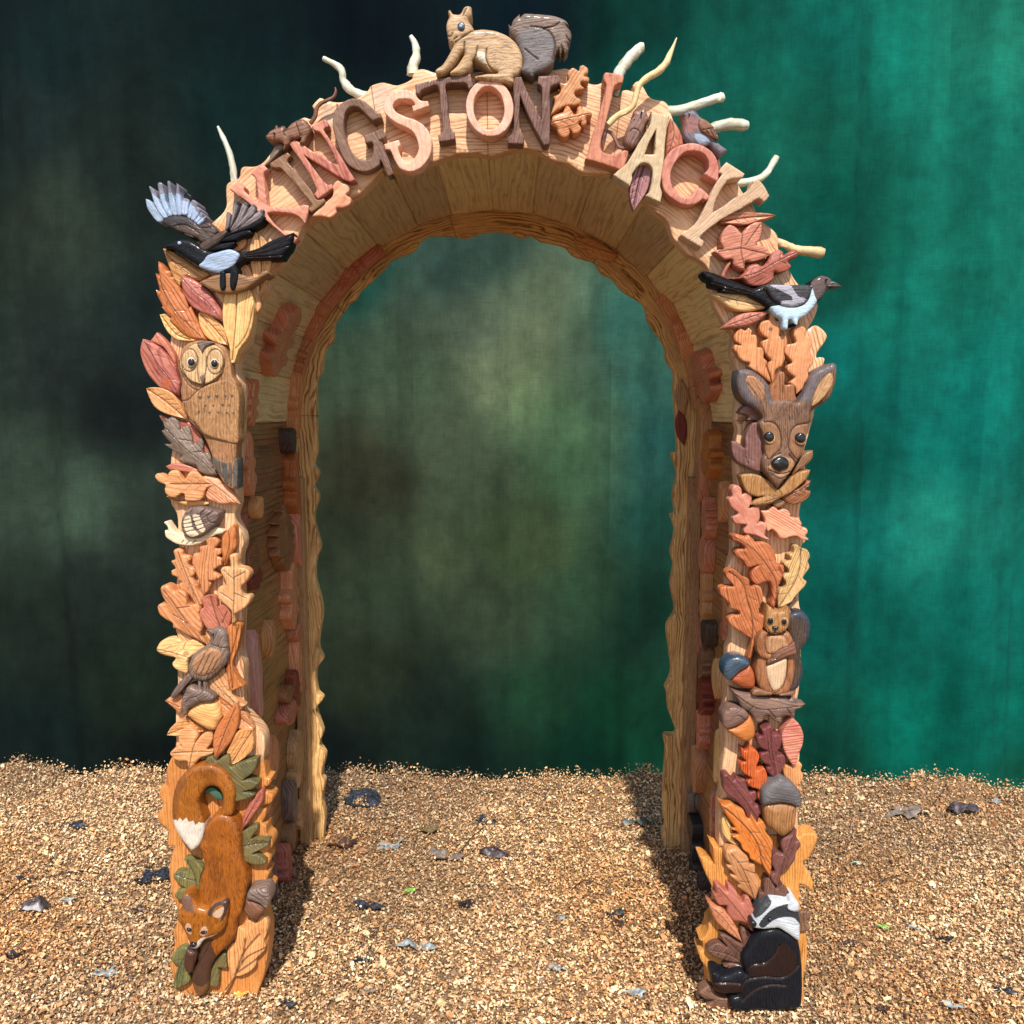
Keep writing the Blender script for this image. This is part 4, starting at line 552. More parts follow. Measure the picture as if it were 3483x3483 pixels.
('feather', 'feather', 46.4, '-6598,19729 -6512,19678 -6537,19439 -6656,19327 -6622,19541', {'R': 4, 'p': [((0.012, 0.014, 0.018), 0.8, '-6614,19764 -6494,19695 -6512,19661')], 'par': 'mag1'}),
('feather', 'feather', 48.8, '-6387,20022 -6330,19894 -6381,19690 -6514,19399 -6550,19348 -6470,19656 -6443,19911', {'R': 4, 'p': [((0.012, 0.014, 0.018), 0.8, '-6421,20047 -6302,19928 -6339,19877 -6425,19945')], 'par': 'mag1'}),
('feather', 'feather', 46.4, '-6186,19960 -6109,19900 -6158,19746 -6324,19490 -6542,19319 -6355,19627 -6259,19866', {'R': 4, 'p': [((0.012, 0.014, 0.018), 0.8, '-6220,19985 -6081,19934 -6119,19849 -6205,19917')], 'par': 'mag1'}),
('feather', 'feather', 48.8, '-5970,19903 -5911,19826 -5995,19656 -6267,19417 -6517,19297 -6170,19673 -6060,19826', {'R': 4, 'p': [((0.012, 0.014, 0.018), 0.8, '-6022,19928 -5883,19877 -5921,19792 -5989,19860')], 'par': 'mag1'}),
('feather', 'feather', 46.4, '-5787,19798 -5735,19764 -5810,19610 -6151,19404 -6365,19319 -6508,19276 -6056,19627', {'R': 4, 'p': [((0.012, 0.014, 0.018), 0.8, '-5803,19832 -5716,19798 -5755,19678 -5824,19729')], 'par': 'mag1'}),
('feather', 'black', 45.1, '-5725,19638 -5818,19476 -6051,19356 -6335,19287 -6585,19201 -6693,19133 -6673,19218 -6243,19407 -5938,19561', {'par': 'mag1'}),
('feather', 'black', 45.1, '-6036,19253c -6268,19184 -6465,19098 -6838,19047 -6910,19012 -6693,19150 -6335,19287 -6087,19330', {'par': 'mag1'}),
('feather', 'black', 45.1, '-6441,19029c -6613,18909 -7093,18840 -7127,18866 -6892,18995 -6466,19064', {'par': 'mag1'}),
('wing', 'charbr', 51.2, '-7261,18949 -7205,19035 -7025,19138 -6810,19258 -6632,19326 -6608,19240 -6764,19069 -6891,18966 -7107,18846 -7212,18855', {'R': 8, 'par': 'mag1'}),
('perch_leaf', 'brown', 53.7, '-7301,18135c -7121,18221 -6871,18308 -6605,18342 -6340,18325 -5990,18239 -5809,18359 -5702,18394 -5652,18325 -5778,18239 -5994,18100 -6211,17962 -6532,17884 -6797,17892 -7059,17979 -7198,18066', {'R': 9, 'key': 'perch', 'lab': 'brown leaf with stalk under the flying magpie'}),
('leg', 'black', 59.8, '-6760,18367 -6655,18350 -6649,18022 -6722,17936 -6781,18022', {'par': 'mag1'}),
('leg', 'black', 59.8, '-6514,18367 -6356,18350 -6401,18057 -6475,17936 -6543,18022', {'par': 'mag1'}),
('letter', 'pinkwd', 36.6, '-6542,20255c -6324,20460c -6188,20310 -6205,20228 -5917,19954c -5885,20064 -5904,20364 -5942,20514 -6024,20596 -6002,20650c -5777,20832c -5654,20718 -5733,20623 -5727,20446 -5678,19900 -5580,19872 -5072,19845 -4844,19927c -4718,19900c -4741,19762 -4826,19501c -4964,19653 -5188,19735 -5640,19749 -5692,19713 -5562,19515 -5285,19295 -5131,19234 -5005,19162c -5093,19060c -5205,19129 -5371,19267 -5840,19680 -6087,19927 -6391,20146', {'R': 2.5, 'lab': 'letter K of pink wood at the left end of the lettering'}),
('letter', 'brown', 36.6, '-5608,20854c -5193,21111c -5112,21016c -5199,20903 -5049,20718 -4667,20255 -4517,20023 -4361,20050c -4335,19968 -4651,19735c -4734,19817 -4641,19900 -4783,20091 -5358,20745 -5471,20745c -5582,20772', {'R': 2.5, 'lab': 'letter I of rough brown wood'}),
('letter', 'red', 39.0, '-5142,21285c -5017,21373c -4853,21285 -4612,21116 -4387,20998 -4145,20846 -4014,20803c -4122,21066 -4274,21336 -4427,21538 -4479,21554 -4583,21588 -4608,21655c -4422,21773 -4298,21815 -4222,21722 -4232,21655 -4285,21638 -4338,21588 -4169,21336 -3948,20998 -3779,20710 -3617,20455c -3749,20413c -3924,20489 -4184,20642 -4513,20846 -4790,21015c -4620,20778 -4416,20506 -4261,20353 -4173,20370 -4139,20277c -4497,20031c -4593,20140c -4520,20249 -4708,20630 -4897,20929 -5033,21116', {'R': 2.5, 'lab': 'letter N of red striped wood'}),
('letter', 'walnut', 40.3, '-4118,21746 -4076,21983 -3949,22125 -3750,22231 -3552,22255 -3381,22196 -3235,22078 -3113,21960 -3015,21936c -2992,21841c -3191,21770c -3337,21889 -3434,22007 -3556,22078 -3679,22078 -3804,21983 -3857,21794 -3862,21580 -3817,21342 -3698,21103 -3552,20960 -3304,20924 -3203,21056 -3211,21294 -3373,21270c -3406,21449c -2971,21604c -2912,21413 -3049,21342 -2988,21294 -2857,20960 -2738,20600c -2863,20552c -2959,20768 -3031,20912 -3058,20816 -3234,20696 -3458,20660 -3729,20768 -3899,20960 -4017,21270 -4098,21532', {'R': 2.5, 'lab': 'letter G of dark walnut'}),
('letter', 'pinkpale', 41.5, '-2938,22003 -2923,22168 -2810,22333 -2636,22428 -2439,22451 -2268,22404 -2146,22263 -2073,22216 -1925,22204c -1901,22098c -2260,21967c -2296,22098c -2222,22121 -2270,22216 -2393,22251 -2590,22251 -2714,22157 -2728,22062 -2643,21956 -2447,21861 -2226,21790 -2029,21671 -1883,21481 -1848,21267 -1887,21028 -2014,20813 -2189,20681 -2388,20645 -2586,20717 -2683,20861 -2755,21028 -2803,21124 -2915,21136c -2950,21255c -2602,21350c -2566,21231 -2617,21171 -2557,20980 -2410,20849 -2260,20933 -2159,21100 -2157,21267 -2254,21505 -2425,21624 -2646,21719 -2817,21837', {'R': 2.5, 'lab': 'letter S of pale pink wood'}),
('letter', 'walnut', 41.5, '-2216,22565c -1711,22681 -947,22805c -887,22532c -983,22465c -1052,22590 -1191,22601 -1504,22565 -1488,22332 -1457,21915 -1407,21613 -1320,21512c -1304,21361c -1680,21302c -1696,21445c -1600,21512 -1598,21747 -1647,22082 -1695,22532 -1922,22498 -2079,22432 -2106,22357 -2201,22365c', {'R': 2.5, 'lab': 'letter T of dark walnut'}),
('letter', 'pinkpale', 41.5, '-451,21419 -607,21432 -754,21496 -882,21606 -979,21752 -1039,21924 -1055,22106 -1027,22284 -958,22445 -852,22574 -719,22661 -570,22700 -415,22687 -268,22624 -141,22516 -44,22370 16,22200 34,22017 7,21839 -62,21677 -167,21547 -301,21459', {'R': 2.5, 'holes': ['-494,21572 -617,21594 -729,21671 -817,21794 -870,21949 -882,22117 -850,22277 -781,22411 -681,22502 -562,22539 -440,22518 -328,22441 -240,22319 -187,22164 -175,21996 -205,21836 -274,21701 -375,21610'], 'lab': 'letter O of pale pink wood'}),
('letter', 'walnut', 41.5, '47,22731c 212,22731c 325,22465 552,22032 675,21798c 681,22498 585,22581c 602,22747c 1079,22764c 1080,22598 881,22482 875,21915 869,21260c 729,21226c 553,21546 343,21948 186,22332c 169,21915 187,21546 283,21428 257,21260c -93,21277c -93,21412 29,21529 47,22082 29,22581', {'R': 2.5, 'lab': 'letter N of dark walnut after the round O'}),
('letter', 'red', 43.9, '2085,22761c 2136,22811 2414,22778 2553,22728c 2520,22595c 2399,22562 2331,22496 2281,22263 2198,21930 2115,21595 2048,21343 2050,21124 2191,21040 2366,21023 2470,21074 2592,21124c 2680,21091 2614,20821 2511,20685c 2124,20804 1685,20922c 1736,21023 1837,21427 1973,21846 2107,22346 2148,22546 2104,22612 2082,22678', {'R': 2.5, 'lab': 'letter L of red wood'}),
('letter', 'khaki', 46.4, '3178,21955c 3605,21871c 3557,21671 3512,21252 3492,20915 3417,20313 3462,20150 3424,19946c 3084,20095c 3194,20231 3244,20638 3157,20800 2961,20814 2768,20584 2770,20476 2716,20313c 2334,20557c 2431,20645 2646,20831 2901,21252 3156,21671 3188,21838', {'R': 2.5, 'holes': ['3306,21570c 3294,21252 3281,21016c 3045,21016c 3162,21319'], 'lab': 'letter A of pale greenish wood'}),
('letter', 'pinkwd', 42.7, '3457,20537 3479,20791 3580,21027 3752,21179 3960,21246 4135,21263 4310,21230 4487,21145 4630,21027 4722,20859 4763,20622 4758,20469c 4715,20418c 4412,20588c 4481,20639 4532,20723 4511,20892 4420,21011 4279,21078 4138,21095 3964,21061 3826,20943 3707,20757 3658,20571 3679,20401 3753,20231 3878,20112 4037,20069 4160,20112 4227,20231 4332,20282 4439,20214 4547,20112 4548,20044 4496,20001c 4408,20027 4304,19958 4164,19907 3952,19924 3775,20010 3614,20129 3506,20282', {'R': 2.5, 'lab': 'letter C of salmon pink wood'}),
('letter', 'tanpale', 45.1, '4824,20734c 4927,20835c 5354,20581c 5304,20497 5024,20463 4955,20429 4853,20276 4752,20106 4686,19936 4656,19731c 4864,19850 5123,20038 5383,20174 5503,20276 5551,20429c 5673,20446 5800,20327 5947,20089c 5829,19953c 5703,20038 5564,19970 5305,19816 5045,19680 4840,19562 4559,19354 4370,19166 4460,19080 4410,18942c 3927,19217c 3961,19286 4083,19337 4308,19539 4443,19799 4577,20106 4710,20395 4828,20564 4749,20598c', {'R': 2.5, 'lab': 'letter Y of pale tan wood'}),
('oak_leaf', 'pinkwd', 34.2, '-4658,19658c -4542,19795 -4282,20015 -4167,20124 -4162,20343 -4046,20479 -3934,20425 -3794,20370 -3783,20234 -3855,20152 -3744,20070 -3775,19933 -3946,19850 -4088,19850 -4090,19740 -4234,19630 -4432,19658', {'lab': 'pink oak leaf below the first letter N'}),
('oak_leaf', 'tanor', 34.2, '886,21921c 955,22129 982,22246 947,22330 1086,22397 1120,22530 1085,22630 1207,22630 1294,22714 1275,22863 1379,22963 1449,22946 1536,22897 1553,22996 1639,23026 1736,22946 1737,22847 1659,22789 1764,22747 1747,22647 1590,22664 1573,22597 1661,22497 1470,22447 1435,22397 1471,22330 1585,22255 1559,22163 1420,22129 1245,22129 1071,22045', {}),
('oak_leaf', 'orange', 37.8, '896,21698c 930,21866 1000,21916 1087,21950 1174,21983 1226,22084 1295,22109 1366,22017 1419,21933 1480,21950 1505,22084 1575,22117 1645,22017 1750,22017 1838,21966 1821,21883 1717,21849 1717,21748 1666,21664 1595,21698 1577,21765 1534,21715 1596,21631 1544,21530 1422,21496 1369,21564 1316,21597 1334,21513 1265,21429 1160,21420 1072,21496 1019,21614', {'g': ['913,21732 1420,21849 1820,21950']}),
('laurel_leaf', 'purplept', 26.8, '2821,20663 2959,20867 3129,20867 3250,20745 3220,20471 3111,20197 2945,19950 2848,19812c 2774,20032 2741,20334', {'g': ['3073,20826 2938,20389 2847,19867'], 'lab': 'purple striped leaf between the feet of the letter A'}),
('laurel_leaf', 'red', 29.3, '3657,21877c 3783,21743 3892,21557 3966,21371 3968,21286 3776,21201 3568,21015c 3580,21337 3608,21675', {'g': ['3676,21810 3735,21506 3620,21083'], 'lab': 'red leaf between the letters A and C'}),
('branch_stub', 'greybr', 29.3, '-5403,21314 -5298,21297 -5283,21212 -5373,21128 -5482,21009 -5627,20873 -5753,20805c -5661,20924 -5514,21128', {}),
('rat_carving', 'brown', 45.1, '-5655,21435c -5565,21536 -5458,21603 -5421,21686 -5353,21628 -5282,21670 -5213,21644 -5197,21586 -5107,21686 -5001,21770 -4860,21820 -4773,21812 -4688,21736 -4638,21653 -4641,21519 -4714,21385 -4796,21250 -4891,21284 -4853,21401 -4941,21376 -5081,21351 -5119,21267 -5209,21166 -5280,21116 -5251,21233 -5310,21301 -5432,21301 -5571,21326 -5640,21368', {'R': 12, 'g': ['-4950,21703 -4869,21468 -4835,21452', '-5197,21586 -5235,21485 -5201,21435'], 'key': 'rat', 'lab': 'brown rat carving running down the arch above the first letters'}),
('eye', 'gloss', 54.9, '-5422,21467 -5424,21459 -5429,21452 -5437,21449 -5446,21449 -5453,21452 -5458,21459 -5460,21467 -5458,21475 -5453,21481 -5445,21485 -5436,21485 -5429,21481 -5424,21475', {'R': 3, 'par': 'rat'}),
('squirrel_carving', 'squir', 53.7, '-1481,23817 -1446,23931 -1411,23996 -1444,24093 -1401,24142 -1342,24061 -1290,24045 -1170,24053 -1084,24191 -998,24226 -913,24191 -914,24012 -974,23906 -881,23768 -855,23719 -640,23739 -400,23711 -177,23637 -23,23556 115,23425 218,23229 244,23032 201,22834 46,22703c 20,22571 -144,22595 -575,22637 -842,22686 -842,22727 -575,22785 -333,22801 -505,22867 -609,22949 -746,23032 -867,23064 -919,22933 -1006,22818 -1179,22755 -1386,22755 -1411,22801 -1264,22933 -1142,23097 -1090,23188 -1141,23212 -1263,23048 -1402,22884 -1575,22752 -1713,22752 -1730,22851 -1574,22966 -1434,23179 -1321,23392 -1398,23425 -1449,23523 -1465,23637 -1482,23719', {'R': 14, 'g': ['-573,23294 -591,23097 -505,22917 -333,22810', '-864,23695 -1088,23556 -1278,23433', '-1071,23441 -1090,23212', '-779,23343 -832,23130 -884,23048', '-1033,24158 -1102,24012', '-1448,23572 -1380,23556 -1345,23605', '-1311,23490 -1242,23539'], 'p': [((0.75, 0.68, 0.55), 0.7, '-780,23229 -608,23212 -591,23064 -574,22982 -746,23048')], 'key': 'sq1', 'lab': 'running squirrel carving with bushy grey tail on top of the arch', 'gr': 0.05, 'gw': 1.6}),
('eye', 'bluedk', 59.8, '-1056,23759 -1065,23716 -1091,23682 -1128,23664 -1169,23664 -1206,23682 -1232,23716 -1241,23759 -1231,23801 -1205,23835 -1168,23854 -1127,23854 -1090,23835 -1065,23801', {'par': 'sq1'}),
('pupil', 'whitep', 63.4, '-1119,23747 -1122,23730 -1132,23716 -1146,23709 -1161,23709 -1175,23716 -1184,23730 -1187,23747 -1184,23764 -1174,23777 -1160,23785 -1145,23785 -1132,23777 -1122,23764', {'R': 3, 'par': 'sq1'}),
('tail', 'greytail', 48.8, '-74,23886c -23,23837 29,23968 175,24098c 184,24033 286,24106 630,24090 974,24049 1215,23952 1293,23854c 1233,23837 1319,23739 1355,23625 1321,23478 1270,23412 1288,23313 1202,23215c 1150,23281 1099,23182c 1055,23297 978,23182 944,23034 841,22919 686,22836 513,22787 479,22721 288,22787 202,22853 245,23017 219,23182 132,23396 46,23576 -57,23707', {'R': 14, 'g': ['425,23805 717,23756 907,23609 977,23346 927,23083', '717,23756 940,23805 1078,23886', '288,23313 582,23083', '1234,23592 1304,23494', '1115,23396 1168,23248'], 'p': [((0.1, 0.11, 0.13), 0.5, '425,23805 717,23756 907,23609 977,23346 927,23083 686,22836 479,22721 202,22853 201,23313 115,23543')], 'par': 'sq1', 'gr': 0.1, 'gw': 1.6}),
('mouse_carving', 'walnutm', 45.1, '2780,21942 2840,21992 2944,22009 3012,22076 3065,22026 3120,21892 3156,21792 3071,21708 3021,21558 2954,21390 2869,21239 2747,21171 2642,21222 2588,21306 2604,21457 2670,21675 2755,21825 2789,21876', {'R': 12, 'g': ['2707,21524 2794,21591 2916,21541 2944,21440 2885,21289', '2808,21792 2722,21725'], 'key': 'mouse', 'lab': 'purple brown mouse carving between the letters L and A'}),
('eye', 'gloss', 53.7, '2980,21919 2978,21910 2972,21903 2964,21899 2954,21899 2946,21903 2940,21910 2938,21919 2940,21928 2946,21935 2954,21938 2963,21938 2972,21935 2977,21928', {'R': 3, 'par': 'mouse'}),
('robin_carving', 'mauve', 46.4, '3870,21905c 3956,21930 4007,21972 4111,21992 4216,21972 4306,21855 4464,21772 4624,21638 4643,21588 4734,21403 4718,21353 4684,21336 4950,21143 4969,21118c 4797,20983c 4654,21118 4546,21252 4408,21210 4215,21252 4075,21269 3968,21370 3939,21487 3944,21655 3950,21805 3940,21872', {'R': 13, 'p': [((0.3, 0.115, 0.09), 0.7, '3940,21855 4079,21855 4238,21788 4267,21621 4157,21487 4000,21487 3928,21621'), ((0.3, 0.36, 0.46), 0.8, '4175,21454 4332,21470 4473,21403 4545,21286 4407,21219 4266,21286')], 'key': 'robin', 'lab': 'red breasted robin carving above the letter C'}),
('wing', 'brown', 52.5, '4277,21769 4311,21810 4451,21752 4611,21619 4629,21569 4729,21385 4705,21335 4547,21385 4388,21468 4300,21552 4254,21669', {'R': 8, 'g': ['4352,21535 4629,21585', '4493,21452 4439,21519', '4616,21385 4543,21535', '4686,21368 4612,21569'], 'par': 'robin'}),
('eye', 'gloss', 54.9, '4063,21886 4062,21878 4057,21871 4049,21868 4041,21868 4033,21871 4027,21878 4025,21886 4027,21894 4032,21900 4040,21903 4048,21903 4056,21900 4061,21894', {'R': 3, 'par': 'robin'}),
('laurel_leaf', 'cedarbr', 34.2, '4875,19568c 4970,19637 5162,19740 5427,19758 5693,19749 5995,19723 6155,19675c 5962,19620 5699,19551 5470,19482 5222,19491 4902,19525', {'g': ['4902,19551 5431,19637 6138,19672']}),
('leaf_cluster', 'cedarbr', 35.4, '4956,19377 5078,19471 5221,19411 5358,19273c 5469,19411 5643,19523 5820,19540c 5826,19325 5779,19135 5702,19014 5890,18979 6047,18789c 5898,18702 5634,18624 5456,18616 5462,18424c 5373,18424 5191,18546 5152,18685 4974,18685 4848,18772 4712,18867c 4844,18910 4950,18919 4876,19066 4889,19239', {'g': ['5368,19239 5343,18858 5443,18459', '5786,19480 5446,18997', '5341,18928 4828,18858', '5376,18928 5985,18789']}),
('leaf_stalk', 'cedarbr', 26.8, '5120,18665 5157,18630 5055,18438 4987,18281 4933,18316 5017,18526', {}),
('oak_leaf', 'cedardk', 37.8, '5051,18246c 5193,18273 5317,18281 5456,18403 5559,18542 5735,18577 5861,18525 5982,18646 6065,18819 6240,18897 6331,18837 6342,18767 6507,18871 6631,18889 6669,18819 6637,18715 6445,18629 6519,18525 6434,18420 6258,18368 6132,18386 6119,18246 5998,18125 5822,18072 5643,18072 5499,18125 5390,18212 5194,18212', {'g': ['5105,18238 5636,18334 6161,18611 6633,18837']}),
('magpie_carving', 'black', 51.2, '7688,18044c 7553,18122 7471,18165 7442,18226 7352,18286 7227,18304 7105,18260 6985,18157 6908,18087 6492,18079 5873,18070 5645,18001 5430,18070 5072,18209 4715,18347 4466,18399 4423,18347 4506,18226 4613,18165 4633,18070 4901,18001 4885,17931 5134,17897 5436,17862 5652,17758 5868,17636 6050,17497 6160,17374 6305,17287 6329,17095 6402,17042 6455,17077 6475,17270 6537,17270 6631,17130 6683,17165 6714,17287 6871,17374 7042,17549 7110,17653 7246,17792 7347,17949 7486,18018', {'R': 12, 'g': ['4467,18364 5074,18139 5611,17949', '4632,18139 5167,17983 5666,17862', '4902,17966 5435,17879'], 'p': [((0.45, 0.58, 0.68), 0.93, '6991,17983 7082,17931 7117,17705 7044,17514 6872,17357 6697,17270 6684,17130 6520,17235 6456,17025 6330,17077 6306,17270 6161,17357 6013,17549 6242,17601 6510,17549 6774,17601 6928,17758'), ((0.16, 0.11, 0.1), 0.6, '6986,18139 7192,18295 7443,18209 7416,18001 7246,17810 7106,17740 7028,17931')], 'key': 'mag2', 'lab': 'black and white magpie carving standing in profile on the right shoulder', 'gr': 0.15}),
('wing', 'feather', 58.6, '5852,18056 6469,18064 6884,18064 6966,17990 6953,17852 6870,17696 6697,17592 6451,17557 6237,17609 6056,17731 5927,17904', {'R': 9, 'g': ['5871,18025 6038,17748 6236,17627'], 'p': [((0.012, 0.014, 0.018), 0.9, '5852,18068 5993,18059 6226,17938 6496,17800 6516,17713 6412,17661 6270,17696 6238,17592 6039,17713 5910,17904'), ((0.012, 0.014, 0.018), 0.85, '6434,18068 6892,18076 6984,17973 6904,17748 6834,17739 6655,17800 6544,17938'), ((0.42, 0.42, 0.5), 0.6, '5993,18063 6434,18066 6544,17938 6655,17800 6834,17731 6697,17592 6451,17549 6272,17609 6270,17696 6516,17713 6496,17800 6226,17938')], 'par': 'mag2', 'gr': 0.1}),
('beak', 'greyblue', 56.1, '7325,18072 7393,18123 7454,18153 7553,18106 7665,18037c 7521,18025 7432,18028 7362,18028', {'R': 4, 'g': ['7343,18063 7501,18080 7644,18042'], 'par': 'mag2'}),
('eye', 'gloss', 57.3, '7330,18191 7328,18181 7322,18173 7313,18169 7303,18169 7293,18173 7287,18181 7284,18191 7286,18200 7292,18208 7301,18213 7311,18213 7321,18208 7327,18200', {'R': 3, 'par': 'mag2'}),
('laurel_leaf', 'pinepl', 30.5, '4630,17908c 4862,17925 5131,17916 5453,17908 5671,17802 5908,17679 6099,17583c 5858,17539 5573,17486 5321,17504 5104,17592 4885,17750', {'g': ['4684,17899 5405,17715 6072,17583']}),
('laurel_leaf', 'cedarbr', 34.2, '4937,17094c 5139,17270 5350,17411 5581,17464 5850,17473 6055,17499c 5977,17394 5855,17288 5643,17182 5394,17112 5143,17094', {'g': ['4964,17112 5496,17306 6028,17482']}),
('oak_leaf', 'orange', 29.3, '5337,17046 5407,17117 5517,17046 5586,17117 5679,17038 5663,16958 5771,16940 5812,16772 5816,16665 5924,16647 5981,16558 5976,16416 6060,16327 6046,16202 6124,16006 6194,15800c 6055,15898 5870,16041 5631,16202 5646,16291 5501,16327 5390,16416 5333,16523 5258,16612 5292,16718 5436,16701 5289,16807 5268,16931', {'gr': 1.45}),
('oak_leaf', 'orange', 32.9, '5846,17114 5896,17246 6073,17316 6087,17440 6158,17466 6214,17387 6236,17281 6326,17272 6366,17122 6319,16928 6463,16928 6504,16751 6439,16556 6462,16396 6396,16218 6254,16129 6225,15914 6193,15798c 6133,15986 6073,16164 6087,16307 6140,16343 6008,16503 5913,16698 5927,16804 6052,16857 5942,16928 5867,17016', {'p': [((0.12, 0.07, 0.07), 0.8, '6158,17078 6153,17058 6140,17042 6120,17034 6098,17034 6077,17042 6063,17058 6057,17078 6062,17098 6075,17114 6095,17123 6117,17123 6138,17114 6152,17098')], 'gr': 1.5}),
('oak_leaf', 'orangepk', 30.5, '6648,16983 6662,17089 6767,17169 6894,17142 6969,17054 6956,16930 7083,16895 7106,16735 7058,16575 7153,16433 7141,16273 7038,16130 7044,15951 6959,15808 6892,15665 6769,15557c 6737,15701 6615,15826 6719,15951 6626,16023 6532,16130 6547,16237 6653,16308 6522,16451 6446,16558 6513,16717 6727,16771', {'gr': 1.5}),
('laurel_leaf', 'walnutm', 31.7, '5410,15125c 5489,15233 5596,15296 5742,15251 5891,15125 5967,14999 5897,14926 5751,14936 5624,14936 5639,15053 5456,15089', {}),
('laurel_leaf', 'walnutm', 37.8, '5231,14448c 5387,14421 5553,14294 5566,14512 5632,14728 5736,14873 5882,14855 5961,14638 6024,14367 6012,14149 6004,13804 5989,13713 5769,13749 5511,13858 5343,14004 5266,14185', {'g': ['5562,14312 5577,14095 5655,13913'], 'gr': 1.57}),
('laurel_leaf', 'brown', 35.4, '6762,13711 6914,14057 7073,14185 7208,14221c 7205,14057 7048,13857 6870,13748 6728,13638', {}),
('laurel_leaf', 'brownor', 32.9, '6516,13104 6711,13270 6946,13361 7070,13490 7188,13490c 7148,13343 7077,13270 7189,13233 7139,13086 6960,12957 6760,12920 6593,12976', {'g': ['6552,13123 6895,13251 7145,13416']}),
('laurel_leaf', 'brown', 31.7, '6286,12938 6429,13048 6559,13011 6580,12938 6418,12827', {}),
('laurel_leaf', 'brownor', 42.7, '5487,13606 5649,13661 5868,13643 6071,13552 6238,13442 6388,13296 6671,13570 6902,13716 7118,13761c 7052,13570 6859,13369 6647,13187 6432,13077 6217,12949 5890,12894 5725,12921c 5849,13040 6047,13123 5884,13113 5662,13205 5548,13388', {'g': ['6388,13296 6430,13132 6052,12985'], 'gr': 1.57}),
('hair_tuft', 'brownor', 51.2, '6072,15658 6174,15836 6257,16013 6327,16075 6399,16048 6421,15942 6408,15782 6480,15765 6551,15782 6642,15747 6666,15587 6691,15374 6152,15374', {'g': ['6391,15765 6379,15587'], 'gr': 1.57}),
('deer_carving', 'walnutd', 58.6, '5305,16115c 5465,16133 5644,16097 5862,15956 6028,15780 6087,15620 6147,15426 6379,15443 6558,15434 6739,15372c 6874,15585 6957,15762 7022,15939 7159,16097 7351,16203 7544,16282 7636,16221 7647,15939 7586,15656 7487,15443 7279,15283 7139,15195 7087,15141 7076,14945 7027,14820 6984,14516 6923,14211 6787,13978 6702,13815 6582,13653 6443,13472 6321,13327c 6172,13490 6021,13689 5945,13815 5939,14014 5989,14158 5964,14391 5921,14606 5845,14767 5823,14874 5910,14981 5853,15088 5705,15230 5487,15355 5357,15514 5289,15727 5283,15939', {'R': 16, 'g': ['5948,14892 6074,14901 6219,14838 6314,14677 6358,14427 6328,14247 6170,14104 6083,14014 6008,14122', '7025,14874 6740,14820 6601,14695 6553,14516 6542,14301 6657,14104 6768,14014', '6088,13870 6172,14068 6349,14158', '6566,14122 6717,13924 6650,13761', '6091,13761 6364,13680 6615,13725', '6167,13653 6386,13563 6582,13653'], 'p': [((0.27, 0.125, 0.055), 0.7, '5861,14803 5931,14883 6074,14892 6219,14829 6305,14677 6349,14427 6319,14247 6170,14113 6083,14023 6026,14122 5982,14373 5957,14606'), ((0.27, 0.125, 0.055), 0.7, '6562,14516 6610,14686 6740,14811 7025,14865 7028,14785 6984,14516 6923,14211 6767,14023 6618,14193 6532,14337'), ((0.42, 0.22, 0.1), 0.75, '6070,13870 6154,14050 6350,14104 6568,14050 6717,13924 6650,13761 6436,13689 6200,13725'), ((0.4, 0.22, 0.12), 0.8, '6157,13671 6365,13667 6580,13707 6547,13617 6386,13572 6204,13617'), ((0.08, 0.09, 0.11), 0.6, '5289,15727 5278,16133 5644,16115 6086,15656 6134,15266 6023,15372 5923,15727 5792,15921 5557,16027 5474,15833 5662,15479 5846,15301 5669,15248 5487,15355'), ((0.08, 0.09, 0.11), 0.6, '6739,15372 7022,15939 7246,16168 7634,16256 7647,15939 7533,16115 7290,15939 7122,15656 6993,15266 6916,15408')], 'key': 'deer', 'lab': 'young deer head carving with large ears and black nose', 'gr': 1.57, 'gw': 1.5}),
('inner_ear', 'tan', 62.2, '5464,15831 5496,15963 5638,15972 5783,15884 5913,15725 5935,15584 5922,15407 5852,15372 5653,15478 5541,15619', {'R': 6, 'g': ['5500,15814 5685,15584 5834,15389'], 'par': 'deer'}),
('inner_ear', 'tan', 62.2, '7052,15265 7065,15407 7145,15655 7279,15884 7451,16043 7535,15937 7499,15725 7347,15496 7175,15336', {'R': 6, 'par': 'deer'}),
('eye', 'tan', 63.4, '6215,14518 6204,14454 6170,14403 6119,14375 6062,14375 6009,14403 5972,14454 5957,14518 5968,14581 6002,14632 6053,14660 6110,14660 6163,14632 6200,14581', {'R': 4, 'g': ['6222,14518 6211,14452 6175,14400 6121,14371 6060,14371 6005,14400 5965,14452 5950,14518 5961,14583 5997,14635 6051,14664 6112,14664 6167,14635 6207,14583'], 'par': 'deer'}),
('eye', 'tan', 63.4, '6953,14491 6941,14426 6904,14373 6849,14344 6787,14344 6730,14373 6689,14426 6673,14491 6685,14556 6722,14608 6777,14637 6839,14637 6896,14608 6937,14556', {'R': 4, 'g': ['6956,14491 6944,14426 6906,14373 6850,14344 6786,14344 6727,14373 6686,14426 6669,14491 6681,14556 6719,14608 6776,14637 6840,14637 6898,14608 6940,14556'], 'par': 'deer'}),
('pupil', 'gloss', 68.3, '6183,14551 6173,14498 6142,14456 6095,14432 6043,14432 5995,14456 5960,14498 5947,14551 5957,14603 5989,14645 6035,14669 6088,14669 6136,14645 6170,14603', {'R': 18, 'par': 'deer'}),
('pupil', 'gloss', 68.3, '6928,14524 6917,14470 6883,14426 6832,14402 6775,14402 6722,14426 6685,14470 6671,14524 6681,14578 6716,14621 6766,14645 6824,14645 6876,14621 6913,14578', {'R': 18, 'par': 'deer'}),
('nose', 'gloss', 70.8, '6123,13912 6173,14019 6296,14091 6440,14073 6551,13966 6538,13822 6397,13751 6326,13724 6216,13786', {'R': 14, 'par': 'deer'}),
